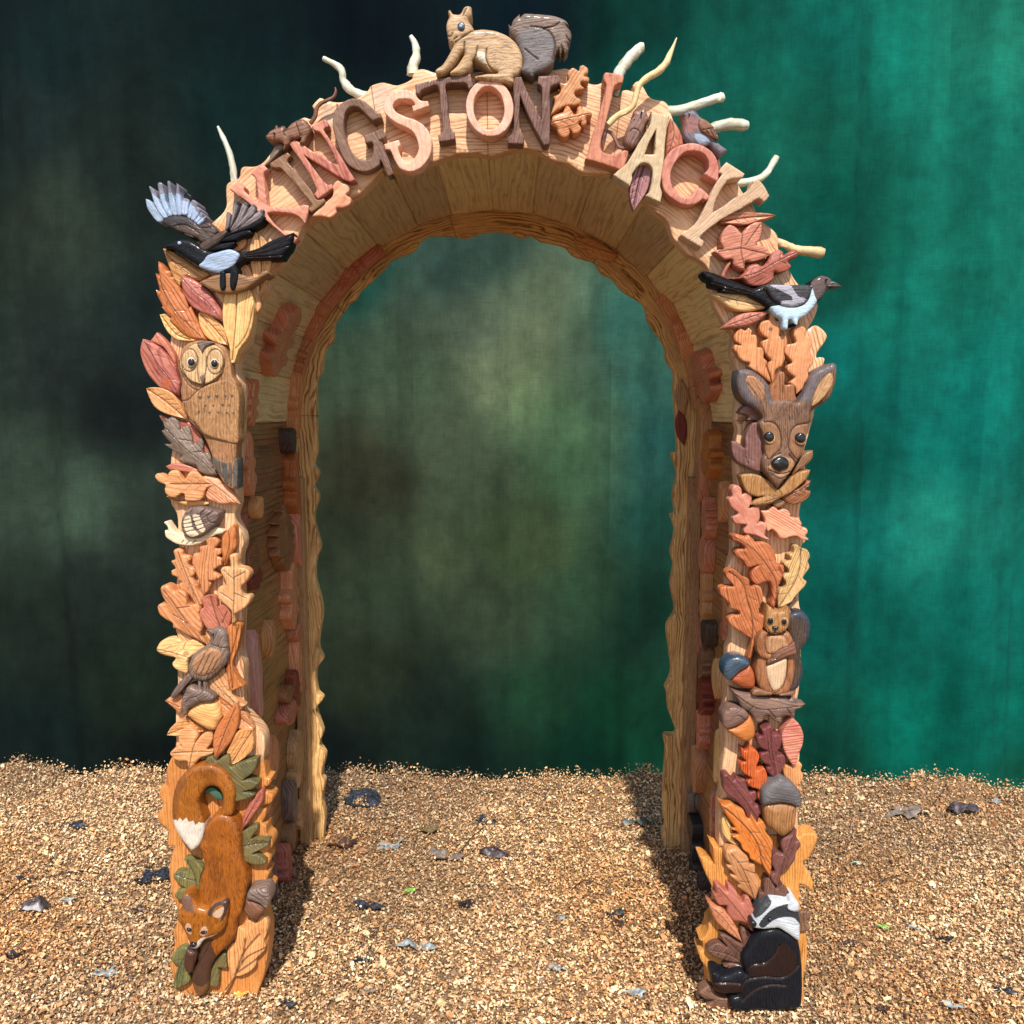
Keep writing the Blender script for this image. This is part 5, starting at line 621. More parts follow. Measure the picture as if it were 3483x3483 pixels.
('oak_leaf', 'pinkwd', 32.9, '5284,13270 5336,13371 5427,13380 5521,13288 5543,13159 5652,13205 5763,13141 5768,12976 5717,12828 5808,12865 5937,12865 5978,12717 5982,12570 5930,12459 6058,12496 6152,12422 6138,12273 6123,12162 6255,12069c 6126,12069 5902,12162 5643,12218 5622,12311 5674,12422 5453,12440 5359,12514 5338,12607 5464,12699 5333,12810 5257,12920 5226,13049 5306,13123', {}),
('oak_leaf', 'pinkstr', 32.9, '5994,12773c 6178,12773 6267,12865 6377,12847 6435,12773 6580,12810 6712,12717 6734,12607 6881,12588 6995,12477 6981,12348 7110,12348 7151,12236 7098,12162 7175,12069 7028,12060 6897,12144 6713,12125 6641,12088 6493,12088 6397,12236 6284,12311 6194,12255 6133,12422 6111,12570', {}),
('oak_leaf', 'rust', 35.4, '5325,12165 5416,12203 5638,12147 5711,12184 5824,12073 5900,11998 6065,12017 6233,11943 6348,11794 6409,11608 6433,11458 6581,11440 6622,11309 6556,11066 6488,10878 6459,10634 6413,10332c 6316,10464 6345,10709 6280,11009 6133,11009 5968,10953 5835,11066 5812,11234 5882,11365 5972,11440 5734,11384 5619,11533 5431,11664 5392,11757 5463,11831 5628,11850 5533,11961 5347,12036', {'g': ['5344,12147 5831,11831 6213,11384 6430,10972 6402,10370']}),
('oak_leaf', 'tanst', 32.9, '6850,11902 6922,11930 7036,11846 7166,11809 7236,11660 7195,11529 7237,11380 7149,11248 7080,11117 7176,11023 7124,10911 6928,10704 6804,10534 6512,10383c 6488,10553 6516,10817 6643,10892 6677,11005 6598,11136 6633,11211 6742,11248 6721,11342 6625,11436 6641,11510 6787,11566 6727,11697 6837,11734', {'g': ['7017,11846 6966,11192 6529,10402']}),
('leaf_stalk', 'charbr', 29.3, '6485,10394 6632,10451 6815,10527 6942,10621 6962,10583 6854,10470 6671,10394 6523,10356', {}),
('oak_leaf', 'rust', 36.6, '5199,11255 5289,11339 5400,11330 5532,11218 5627,11143 5738,11105 5800,10899 5928,10955 6040,10899 6101,10711 6088,10542 6004,10259 6173,10184 6195,10070 6110,9824 6004,9634 5934,9482 5870,9120 5795,9120c 5874,9596 5704,9710 5477,9862 5325,9975 5284,10108 5393,10202 5542,10202 5558,10278 5464,10335 5314,10372 5293,10485 5197,10598 5083,10711 5070,10862 5171,10918 5393,10918 5297,11049 5220,11143', {'g': ['5253,11292 5593,11012 5754,10542 5879,10070 5893,9596']}),
('squirrel_carving', 'brownor', 48.8, '6093,9846 6223,9808 6410,9751 6630,9808 6760,9789 6879,9563 6931,9373 6910,9184 6939,8898 6893,8613 6809,8345 6645,8230 6383,8249 6119,8364 6001,8574 5956,8841 5986,9089 6037,9259 5958,9411 5970,9638', {'R': 14, 'g': ['6213,8937 6260,8613 6380,8345', '6716,9184 6719,8803 6601,8421 6419,8288'], 'key': 'sq2', 'lab': 'standing squirrel carving with folded paws and dark tail', 'gr': 1.57}),
('tail', 'charbr', 40.3, '6736,10184 6936,10297 7103,10297 7238,10146 7300,9957 7290,9730 7222,9541 7080,9350 7087,9160 7153,8874 7126,8587 7040,8376 6874,8299 6815,8395 6833,8969 6820,9350 6727,9920', {'R': 14, 'p': [((0.03, 0.035, 0.05), 0.85, '6754,10222 6936,10316 7158,10316 7317,10014 7312,9635 7189,9446 7175,9825 7130,10052 6961,10127'), ((0.03, 0.035, 0.05), 0.85, '7087,9160 7172,8874 7128,8529 7041,8337 6856,8280 7031,8625 7078,8874')], 'par': 'sq2'}),
('head', 'brownor', 61.0, '6138,10250 6148,10520c 6279,10437 6354,10362 6538,10362 6662,10474c 6740,10343 6708,10194 6696,10007 6591,9857 6373,9782 6244,9801 6148,9913', {'R': 12, 'g': ['6165,9969 6243,9819 6391,9782', '6351,9894 6353,9838 6298,9819', '6353,9838 6427,9810'], 'par': 'sq2', 'gr': 1.57}),
('belly', 'tanpale', 53.7, '6198,8970 6345,9027 6527,9121 6683,9159 6691,8913 6663,8627 6549,8418 6393,8360 6286,8532 6215,8723', {'R': 8, 'par': 'sq2', 'gr': 1.57}),
('chest', 'tan', 53.7, '6162,9537 6213,9688 6322,9745 6581,9726 6678,9575 6700,9462 6500,9386 6392,9292 6206,9311', {'R': 8, 'par': 'sq2', 'gr': 1.57}),
('arm', 'brownor', 57.3, '5936,9660 6050,9848 6199,9810 6148,9660 6136,9471 6177,9321 6326,9264 6420,9226 6404,9150 6220,9132 6032,9226 5944,9396', {'R': 9, 'par': 'sq2'}),
('arm', 'brown', 61.0, '6891,9406 6886,9283 6667,9217 6431,9123 6285,9066 6212,9029 6183,9085 6262,9217 6387,9331 6568,9444 6731,9519 6839,9594', {'R': 9, 'g': ['6263,9180 6390,9236', '6264,9142 6392,9189'], 'par': 'sq2'}),
('foot', 'brown', 53.7, '5866,8284 5919,8380 6067,8399 6367,8313 6351,8246 5923,8242', {'R': 6, 'par': 'sq2'}),
('foot', 'brown', 51.2, '6635,8295 6895,8318 6823,8238 6544,8234', {'R': 6, 'par': 'sq2'}),
('eye', 'tan', 64.7, '6318,10132 6311,10088 6290,10053 6258,10033 6222,10033 6189,10053 6166,10088 6157,10132 6163,10175 6185,10210 6216,10230 6252,10230 6285,10210 6308,10175', {'R': 3, 'par': 'sq2'}),
('pupil', 'gloss', 68.3, '6292,10132 6287,10099 6269,10071 6244,10056 6214,10056 6188,10071 6168,10099 6161,10132 6166,10166 6184,10194 6210,10209 6239,10209 6266,10194 6285,10166', {'R': 8, 'par': 'sq2'}),
('eye', 'tan', 64.7, '6652,10118 6645,10075 6624,10040 6592,10020 6556,10020 6523,10040 6500,10075 6490,10118 6497,10162 6518,10197 6550,10217 6586,10217 6619,10197 6642,10162', {'R': 3, 'par': 'sq2'}),
('pupil', 'gloss', 68.3, '6626,10119 6620,10086 6603,10058 6577,10043 6548,10043 6521,10058 6502,10086 6494,10119 6499,10153 6517,10181 6543,10196 6572,10196 6599,10181 6618,10153', {'R': 8, 'par': 'sq2'}),
('nose', 'gloss', 69.5, '6272,9986 6340,10009 6418,9986 6344,9906', {'par': 'sq2'}),
('acorn', 'rustor', 47.6, '5371,8609 5588,8828 5807,8962 5924,8800 5976,8609 5971,8437 5899,8370 5712,8379 5524,8456', {'R': 20, 'key': 'ac3', 'lab': 'orange acorn with glossy blue black cap'}),
('acorn_cap', 'bluedk', 53.7, '5163,8894 5214,9065 5359,9178 5525,9216 5711,9159 5807,9046 5782,8970 5572,8837 5374,8637 5282,8605 5186,8723', {'R': 16, 'par': 'ac3'}),
('long_leaf', 'greybr2', 40.3, '5405,8347c 5622,8280 5922,8241 6036,8183 6337,8145 6487,8126 6692,8164 6825,8106 6897,8164 6937,8087 7109,8010 7241,7972c 7113,7875 6984,7817 6971,7663 6839,7682 6652,7663 6638,7527 6524,7546 6313,7701 6221,7663 6168,7527 6056,7527 5861,7779 5670,7894 5553,8087', {'g': ['5512,8222 5931,7933 6308,7856 7204,7952', '5931,7933 5822,7817', '6308,7856 6503,7624', '6776,7875 6875,7721'], 'gw': 1.4}),
('acorn', 'rustor', 47.6, '5318,7351 5559,7438 5833,7689 5949,7554 6011,7341 5998,7167 5889,7051 5720,7031 5530,7147 5396,7244', {'R': 20, 'key': 'ac4', 'lab': 'orange acorn with grey brown cap under the long leaf'}),
('acorn_cap', 'greybr2', 53.7, '5177,7556 5181,7748 5289,7902 5344,7940 5530,7940 5718,7863 5825,7729 5799,7633 5580,7479 5303,7373 5208,7440', {'R': 15, 'g': ['5425,7691 5573,7729 5725,7614'], 'par': 'ac4'}),
('oak_leaf', 'purple', 35.4, '6177,7335 6232,7365 6324,7433 6399,7452 6468,7355 6463,7219 6576,7209 6691,7141 6680,6926 6593,6692 6764,6653 6808,6476 6721,6241 6668,6103 6654,5965 6542,5926c 6499,6064 6362,6221 6339,6339 6395,6378 6260,6457 6171,6574 6177,6692 6326,6770 6211,6829 6094,6965 6070,7121 6200,7180', {'g': ['6382,7394 6439,6770 6597,5965']}),
('oak_leaf', 'redst', 35.4, '5701,6829 5797,6770 5853,6809 5906,6926 5966,6829 6081,6770 6151,6613 6109,6457 6074,6339 6115,6260 6264,6339 6344,6182 6350,6005 6299,5807 6291,5432 6235,5412c 6134,5590 6167,5768 5976,5827 5858,5965 5969,6064 5776,6182 5677,6339 5693,6457 5824,6496 5726,6613', {'gr': 1.57}),
('laurel_leaf', 'pinkstr', 35.4, '6690,7180 6795,7433 6920,7617c 7095,7471 7217,7199 7208,6926 7122,6672 7074,6417 7010,6359c 6861,6574 6739,6848', {'gr': 0.15}),
('oak_leaf', 'orange', 24.4, '6794,6195 6846,6353 6979,6333 7127,6452 7244,6373 7231,6215 7292,6096 7259,5938 7168,5819 7266,5740 7232,5641 7053,5839 6857,6017', {'gr': 1.57}),
('oak_leaf', 'purple', 30.5, '5262,6023 5278,6142 5391,6151 5528,6004 5601,6102 5680,6023 5832,6004 5895,5786 5955,5687 6088,5707 6121,5529 6059,5370 6231,5350 6321,5231 6201,5092 6168,4912c 6014,4972 5898,5032 5816,5231 5619,5449 5425,5588 5307,5727 5284,5885', {'g': ['5355,6082 5768,5568 6166,4972']}),
('laurel_leaf', 'pinelt', 19.5, '5288,4815 5360,5015 5518,4815 5605,4453 5726,4231 5493,4332 5333,4554', {'g': ['5362,4935 5687,4252']}),
('acorn', 'brownor', 58.6, '6263,5439 6486,5498 6768,5498 7062,5419 7064,5105 7034,4869 6889,4691 6741,4612 6548,4731 6354,4908 6272,5144', {'R': 26, 'key': 'ac5', 'lab': 'largest acorn with broad blue grey cap on the right pillar', 'gr': 1.57}),
('acorn_cap', 'greyblue', 65.9, '6169,5668 6192,5843 6336,6018 6501,6115 6629,6193 6744,6115 6953,5999 7110,5784 7165,5570 7105,5394 6896,5492 6651,5531 6371,5492 6203,5472', {'R': 22, 'par': 'ac5'}),
('feathered_leaf', 'orangedk', 37.8, '5183,5442c 5326,5379 5476,5418 5612,5319 5785,5240 5866,5061 5943,5022 5957,5210 6073,5121 6136,4922 6268,4962 6377,4843 6353,4683 6532,4444 6521,4184 6509,3943 6516,3742 6486,3481c 6346,3662 6265,3803 5992,3983 5950,4104 5794,4224 5733,4384 5577,4504 5518,4564 5679,4604 5629,4683 5494,4743 5588,4783 5470,4942 5292,5200', {'g': ['5309,5299 5619,5041 5973,4663 6195,4244 6263,3863 6465,3541'], 'p': [((0.62, 0.16, 0.02), 0.5, '5309,5280 5619,5041 5973,4663 6195,4244 6263,3863 5991,4024 5713,4404 5471,4902')], 'lab': 'large orange leaf with feathered edge left of the largest acorn', 'gw': 1.8}),
('oak_leaf', 'tanor', 35.4, '5362,4172 5456,4232 5647,4252 5803,4132 5941,3991 5984,3830 6119,3790 6145,3568 6247,3367 6236,3083 6157,2820c 6029,2941 5832,3104 5714,3205 5750,3286 5514,3508 5628,3528 5411,3770 5506,3810 5368,3971', {'g': ['5497,4132 5815,3689 6146,2860', '5815,3709 6126,3568', '5657,3891 5925,3891', '5979,3346 5748,3367']}),
('oak_leaf', 'purplebr', 37.8, '7112,4763 7120,4544 7085,4444 7199,4444 7242,4304 7134,4124 7121,3943 7012,3783 6825,3642 6757,3380 6704,3238 6586,3339 6513,3521 6615,3642 6532,3843 6544,4044 6637,4144 6790,4124 6745,4344 6796,4524 6984,4624', {'g': ['7040,4643 6817,3903 6721,3299']}),
('leaf_cluster', 'walnutd', 35.4, '6231,2921 6256,3063 6352,3063 6364,3286 6417,3447 6494,3447 6595,3286 6694,3164 6825,3286 6906,3164 7025,3043 7033,2820 6611,2779 6305,2698', {'gr': 1.57}),
('maple_leaf', 'pinkdk', 37.8, '5099,2996 5155,3056 5140,3259 5226,3279 5364,3137 5441,3117 5457,3269 5554,3218 5692,3056 5755,2874 5834,2813 5887,2955 5983,2955 6086,2712 6160,2508 6077,2386 6041,2284 6125,2060c 6047,2080 5946,2243 5809,2305 5616,2325 5457,2529 5433,2712 5220,2752', {'g': ['5209,3218 5645,2691 6045,2162'], 'p': [((0.35, 0.12, 0.07), 0.6, '5878,2590 5867,2528 5831,2478 5777,2451 5717,2451 5663,2478 5624,2528 5609,2590 5621,2652 5657,2701 5710,2728 5770,2728 5824,2701 5863,2652')], 'lab': 'pink maple leaf above the badger'}),
('laurel_leaf', 'orangepk', 37.8, '4950,2813c 5106,2712 5300,2651 5457,2508 5617,2284 5739,2039 5844,1753c 5628,1896 5391,2080 5193,2284 5073,2488', {'g': ['4970,2773 5384,2366 5804,1794']}),
('leaf_cluster', 'walnutd', 35.4, '5285,1942c 5479,1901 5754,1737 5851,1716 5806,1962 5841,2095 5958,2044 6097,1922 6188,1778 6069,1552 5979,1285 5949,975 5775,944 5580,996 5403,1078c 5537,1161 5808,1161 5575,1202 5301,1285 5105,1367 4956,1532c 5098,1655 5291,1696 5487,1593 5367,1758', {'g': ['5852,1696 5878,1449 5851,1037', '5403,1860 5800,1449', '5005,1532 5492,1408 5806,1243']}),
('leaf_cluster', 'walnutd', 30.5, '4790,319 4943,465 5137,506 5240,298 5378,215 5614,173 5694,90 5662,-161 5155,-245c 5013,-36 5147,111 4950,173', {'g': ['4830,319 5224,152 5615,131']}),
('laurel_leaf', 'walnutd', 17.1, '7337,2406 7608,2447 7633,2282 7540,2159 7644,1973 7354,1911', {}),
('badger_carving', 'black', 61.0, '6084,1958 6268,2161 6571,2252 6840,2181 7093,2040 7234,1817 7329,1308 7375,797 7384,284 7315,57 6816,-25 6237,-5 6007,-46 5619,36 5528,201 5572,366 5763,418 5723,469 5454,469 5260,510 5123,633 5059,900 5054,1073 5208,1063 5364,981 5630,1084 5801,1125 5919,1022 5815,1308 5810,1491 5938,1715', {'R': 20, 'g': ['5917,1104 6065,1288 6389,1349 6611,1573 6718,1817', '5781,469 5831,756 5980,900 6401,961 6881,941 7235,1247', '5843,304 6123,592 6503,736 6927,715', '5138,797 5445,818 5753,797'], 'p': [((0.028, 0.012, 0.008), 0.7, '5996,1022 6011,1165 6198,1308 6484,1349 6629,1614 6736,1857 6948,1817 7149,1512 7121,1206 6974,1022 6688,981 6323,1002'), ((0.03, 0.012, 0.008), 0.7, '5119,797 5445,797 5714,797 5741,510 5453,489 5201,572')], 'key': 'badger', 'lab': 'glossy black and white badger carving sitting at the foot of the right pillar', 'gr': 1.57, 'gw': 2.4}),
('head', 'whitepb', 68.3, '5974,2427 6065,2548 6208,2869 6356,2969 6506,3019 6791,2989 6905,2969 6960,3049 7074,3029 7143,2949 7160,2728 7204,2548 7214,2266 7187,1964 6914,2145 6681,2286 6529,2286 6302,2266 6149,2286 6034,2327', {'R': 14, 'p': [((0.012, 0.014, 0.018), 0.97, '6164,2427 6327,2668 6549,2849 6888,2929 6930,2789 7160,2728 7227,2708 7229,2387 7051,2578 6804,2608 6522,2528 6281,2337'), ((0.012, 0.014, 0.018), 0.9, '6187,2909 6355,2989 6488,2999 6306,2748 6065,2548 6026,2588')], 'par': 'badger'}),
('ear', 'whitepb', 74.4, '6861,2864 6943,2964 7112,3004 7137,2824 7025,2774 6892,2814', {'R': 7, 'par': 'badger'}),
('nose', 'gloss', 73.2, '5950,2477 6024,2521 6108,2457 6039,2332 5966,2377', {'R': 8, 'par': 'badger'}),
('eye', 'gloss', 74.4, '6472,2580 6468,2565 6455,2552 6437,2545 6417,2545 6399,2552 6386,2565 6381,2580 6385,2596 6397,2609 6415,2615 6435,2615 6454,2609 6467,2596', {'R': 4, 'par': 'badger'}),
('oak_leaf', 'orange', 14, '2042,20855 2162,20953 2323,20895 2483,20973 2686,20855 2847,20816 3009,20699 3212,20581 3333,20502 3516,20404c 3378,20188 3136,20168 2974,20227 2772,20267 2530,20247 2408,20385 2205,20542 2083,20699', {'g': ['2082,20855 2769,20581 3456,20385'], 'lab': 'orange oak leaf on the back board under the crown of the arch', 'y0': 0.86}),
('laurel_leaf', 'tan', 14, '5691,16292c 5840,16049 5949,15724 5860,15085c 5652,15195 5499,15684 5554,16009', {'y0': 0.86}),
('laurel_leaf', 'reddk', 14, '5630,15285c 5862,14991 5922,14500 5849,14048c 5628,14336 5524,14827', {'y0': 0.86}),
('back_board', 'pinegr', 0, '-7975,-1137c -6761,-143c -6675,888 -6744,1510 -6646,2140 -6754,2433 -6604,3113 -6802,3511 -6690,3875 -6677,4014 -6896,4815 -6650,5166 -6840,5431 -6863,6213 -6617,6603 -6762,7002 -6707,7609 -6602,8171 -6640,8722 -6826,9497 -6769,10175 -6618,10564 -6727,11105 -6815,11655 -6637,12333 -6790,12666 -6619,13119 -6773,13410 -6662,13870 -6653,15064 -6604,16288 -6429,16572 -6403,16856 -6273,17345 -6020,17627 -5969,18151 -5685,18529 -5473,18819 -5264,18944 -5101,19223 -4733,19540 -4484,19780 -4275,19971 -4026,20248 -3623,20411 -3259,20563 -3011,20886 -2727,21038 -1868,21019 -1547,20962 -1058,21114 -531,21181 -93,21114 317,20981 639,21019 962,20867 1362,20782 1773,20668 2019,20411 2461,20248 2745,20172 2994,19818 3319,19655 3727,19223 4143,18982 4432,18741 4557,18297 4770,17938 5022,17617 5187,17257 5213,16935 5468,16543 5480,15934 5560,14906 5640,13880 5442,13800 5635,13129 5529,12394 5602,11746 5462,11685 5614,11136 5487,10380 5597,9939 5510,9218 5669,8338 5404,7776 5503,6918 5590,6108 5384,5569 5460,5367 5523,4762 5798,3929 5385,3822 5446,3317 5397,2043 5417,987 5478,505 5381,66 5475,-474c 7163,-1581c 7266,2800 7263,7054 7210,11187 7083,14210 6922,16680 6281,18722 5268,20258 3977,21588 2314,22530 760,22999 -402,23092 -1758,22952 -3313,22530 -4883,21588 -6078,20353 -7098,18722 -7739,16876 -8013,14210 -8230,10165 -8328,4943 -8397,-1137c', {'g': ['-1868,21019 -2439,22718', '2745,20172 3683,21777', '-5685,18529 -6686,19492', '-6653,15064 -7989,15064'], 'gr': 1.57, 'gw': 0.8, 'wob': 2.5, 'back': 40, 'y0': 0.86})
]
KEY = {}
for name, mk, h, out, ex in PIECES:
    ex = dict(ex); par = ex.pop('par', None); key = ex.pop('key', None); lab = ex.pop('lab', None)
    o = relief(name, mk, h, out, KEY[par] if par else ARCH, **ex)
    if key: KEY[key] = o
    if lab: o['label'] = lab
TUBES = [('branch', 'bleached', [(-0.659, 0.015, 2.0415, 0.0076), (-0.6583, 0.015, 2.0604, 0.00836), (-0.662, 0.015, 2.0953, 0.0076), (-0.6712, 0.015, 2.1322, 0.00684), (-0.6841, 0.015, 2.1623, 0.00532), (-0.6931, 0.015, 2.1822, 0.00304)], None), ('branch', 'bleached', [(-0.4416, 0.015, 2.3354, 0.00532), (-0.4185, 0.015, 2.3243, 0.00684), (-0.3995, 0.015, 2.3092, 0.00836), (-0.3958, 0.015, 2.2868, 0.00836), (-0.3804, 0.015, 2.2664, 0.00988), (-0.3572, 0.015, 2.2545, 0.00988), (-0.3324, 0.015, 2.2486, 0.00912)], None), ('branch', 'bleached', [(-0.2362, 0.015, 2.3851, 0.00456), (-0.2268, 0.015, 2.3668, 0.0076), (-0.2229, 0.015, 2.3433, 0.00912), (-0.2308, 0.015, 2.321, 0.01292), (-0.2324, 0.015, 2.2974, 0.01368)], None), ('branch', 'bleached', [(0.3078, 0.015, 2.3603, 0.00988), (0.2997, 0.015, 2.3577, 0.01216), (0.2834, 0.015, 2.3439, 0.01368), (0.2658, 0.015, 2.3249, 0.01292), (0.2516, 0.015, 2.3026, 0.01216), (0.2451, 0.015, 2.2776, 0.0114), (0.2406, 0.015, 2.2486, 0.00988)], None), ('branch', 'antler', [(0.3739, -0.04, 2.3575, 0.00152), (0.3624, -0.04, 2.3289, 0.00532), (0.3521, -0.04, 2.3059, 0.0076), (0.3357, -0.04, 2.2873, 0.00836), (0.3078, -0.04, 2.2707, 0.00836), (0.2906, -0.04, 2.254, 0.00684), (0.281, -0.04, 2.2224, 0.00684), (0.2692, -0.04, 2.2024, 0.00684), (0.2431, -0.04, 2.1895, 0.0076), (0.2204, -0.04, 2.1688, 0.00684)], None), ('branch', 'bleached', [(0.4974, 0.015, 2.2499, 0.00836), (0.4892, 0.015, 2.2472, 0.01064), (0.4617, 0.015, 2.24, 0.01064), (0.4267, 0.015, 2.2281, 0.01064), (0.3965, 0.015, 2.2194, 0.01064), (0.3655, 0.015, 2.2155, 0.0114)], None), ('branch', 'bleached', [(0.558, 0.018, 2.1852, 0.00912), (0.5469, 0.018, 2.1858, 0.01292), (0.5233, 0.018, 2.1878, 0.01368), (0.4963, 0.018, 2.1858, 0.01368), (0.4715, 0.018, 2.1779, 0.01216), (0.4432, 0.018, 2.1698, 0.01216)], None), ('branch', 'bleached', [(0.6267, 0.015, 2.1141, 0.00684), (0.6135, 0.015, 2.0913, 0.0076), (0.596, 0.015, 2.0691, 0.00836), (0.5671, 0.015, 2.057, 0.00912), (0.5289, 0.015, 2.0523, 0.00912)], None), ('branch', 'antler', [(0.7449, 0.015, 1.8911, 0.01064), (0.7406, 0.015, 1.8918, 0.01216), (0.7124, 0.015, 1.8959, 0.01216), (0.6799, 0.015, 1.8987, 0.01064), (0.6521, 0.015, 1.911, 0.00988), (0.6238, 0.015, 1.9192, 0.00988)], None), ('tail', 'brown', [(-0.4659, -0.028, 2.1758, 0.00494), (-0.4547, -0.028, 2.1895, 0.00494), (-0.451, -0.028, 2.2058, 0.00456), (-0.4419, -0.028, 2.2181, 0.00456), (-0.4261, -0.028, 2.2259, 0.00418), (-0.4117, -0.028, 2.233, 0.0038), (-0.4054, -0.028, 2.2447, 0.00304), (-0.4065, -0.028, 2.255, 0.00152)], 'rat'), ('tail', 'walnutm', [(0.2701, -0.026, 2.1241, 0.0038), (0.2579, -0.026, 2.1209, 0.0038), (0.2469, -0.026, 2.1241, 0.0038), (0.2386, -0.026, 2.1399, 0.0038), (0.2309, -0.026, 2.153, 0.0038), (0.2207, -0.026, 2.1582, 0.00342), (0.2133, -0.026, 2.1497, 0.00304), (0.21, -0.026, 2.1366, 0.00228), (0.2122, -0.026, 2.1209, 0.00152)], 'mouse')]
for i, (name, mk, pts, par) in enumerate(TUBES):
    tube(name, mk, pts, KEY[par] if par else ARCH, seed=i*1.3)

# tunnel of planks between the front and back boards
CX, CZ, RAD, Y0, Y1 = -.0535, 1.485, .6965, .046, .859
NP = 16; rr = random.Random(4)
TH = .024
cuts = [0]+[(i+rr.uniform(-.12, .12))/NP*math.pi for i in range(1, NP)]+[math.pi]
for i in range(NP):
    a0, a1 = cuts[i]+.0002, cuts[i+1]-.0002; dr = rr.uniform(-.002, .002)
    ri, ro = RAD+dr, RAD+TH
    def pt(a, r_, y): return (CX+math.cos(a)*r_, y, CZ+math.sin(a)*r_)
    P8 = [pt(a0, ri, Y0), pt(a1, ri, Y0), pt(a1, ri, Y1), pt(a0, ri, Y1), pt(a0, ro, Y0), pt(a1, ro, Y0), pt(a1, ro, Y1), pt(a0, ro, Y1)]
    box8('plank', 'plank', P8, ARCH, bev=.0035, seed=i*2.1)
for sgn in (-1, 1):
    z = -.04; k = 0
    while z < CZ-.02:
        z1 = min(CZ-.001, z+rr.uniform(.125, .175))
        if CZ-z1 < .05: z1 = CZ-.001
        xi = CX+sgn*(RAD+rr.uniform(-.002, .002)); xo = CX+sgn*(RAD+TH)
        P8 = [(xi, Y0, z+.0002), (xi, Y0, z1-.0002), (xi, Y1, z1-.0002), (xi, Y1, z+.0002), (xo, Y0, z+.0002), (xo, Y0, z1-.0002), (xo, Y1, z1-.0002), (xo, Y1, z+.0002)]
        box8('plank', 'plankdkshade', P8, ARCH, bev=.003, seed=40+k*1.7+sgn*9); z = z1; k += 1
    xa, xb = CX+sgn*(RAD-.003), CX+sgn*(RAD-.044)
    P8 = [(xa, .812, -.04), (xb, .812, -.04), (xb, .858, -.04), (xa, .858, -.04), (xa, .812, 1.30), (xb, .812, 1.30), (xb, .858, 1.30), (xa, .858, 1.30)]
    box8('corner_post', 'tan', P8, ARCH, along=(0, 0, 1), bev=.004, seed=3+sgn)

# added unseen shell outside the planks, blocks light leaking through their gaps
V = []; n_ = 48
for y in (Y0+.002, Y1-.002):
    for k in range(n_+1):
        a = math.pi*k/n_
        for r_ in (RAD+TH-.001, RAD+TH+.008): V.append((CX+math.cos(a)*r_, y, CZ+math.sin(a)*r_))
q = 2*(n_+1); Fc = []
for k in range(n_):
    a = 2*k; Fc += [(a, a+2, q+a+2, q+a), (a+1, q+a+1, q+a+3, a+3), (a, a+1, a+3, a+2), (q+a, q+a+2, q+a+3, q+a+1)]
for a in (0, 2*n_): Fc.append((a, q+a, q+a+1, a+1))
mesh_obj('light_block_shell', V, Fc, M('brown'), ARCH, [(p[1], p[2], 1.) for p in V])
for sgn in (-1, 1):
    xa, xb = CX+sgn*(RAD+TH-.001), CX+sgn*(RAD+TH+.008)
    box8('light_block_shell', 'brown', [(xa, Y0+.002, -.04), (xb, Y0+.002, -.04), (xb, Y1-.002, -.04), (xa, Y1-.002, -.04), (xa, Y0+.002, CZ), (xb, Y0+.002, CZ), (xb, Y1-.002, CZ), (xa, Y1-.002, CZ)], ARCH, along=(0, 0, 1), bev=.001, seed=5.)

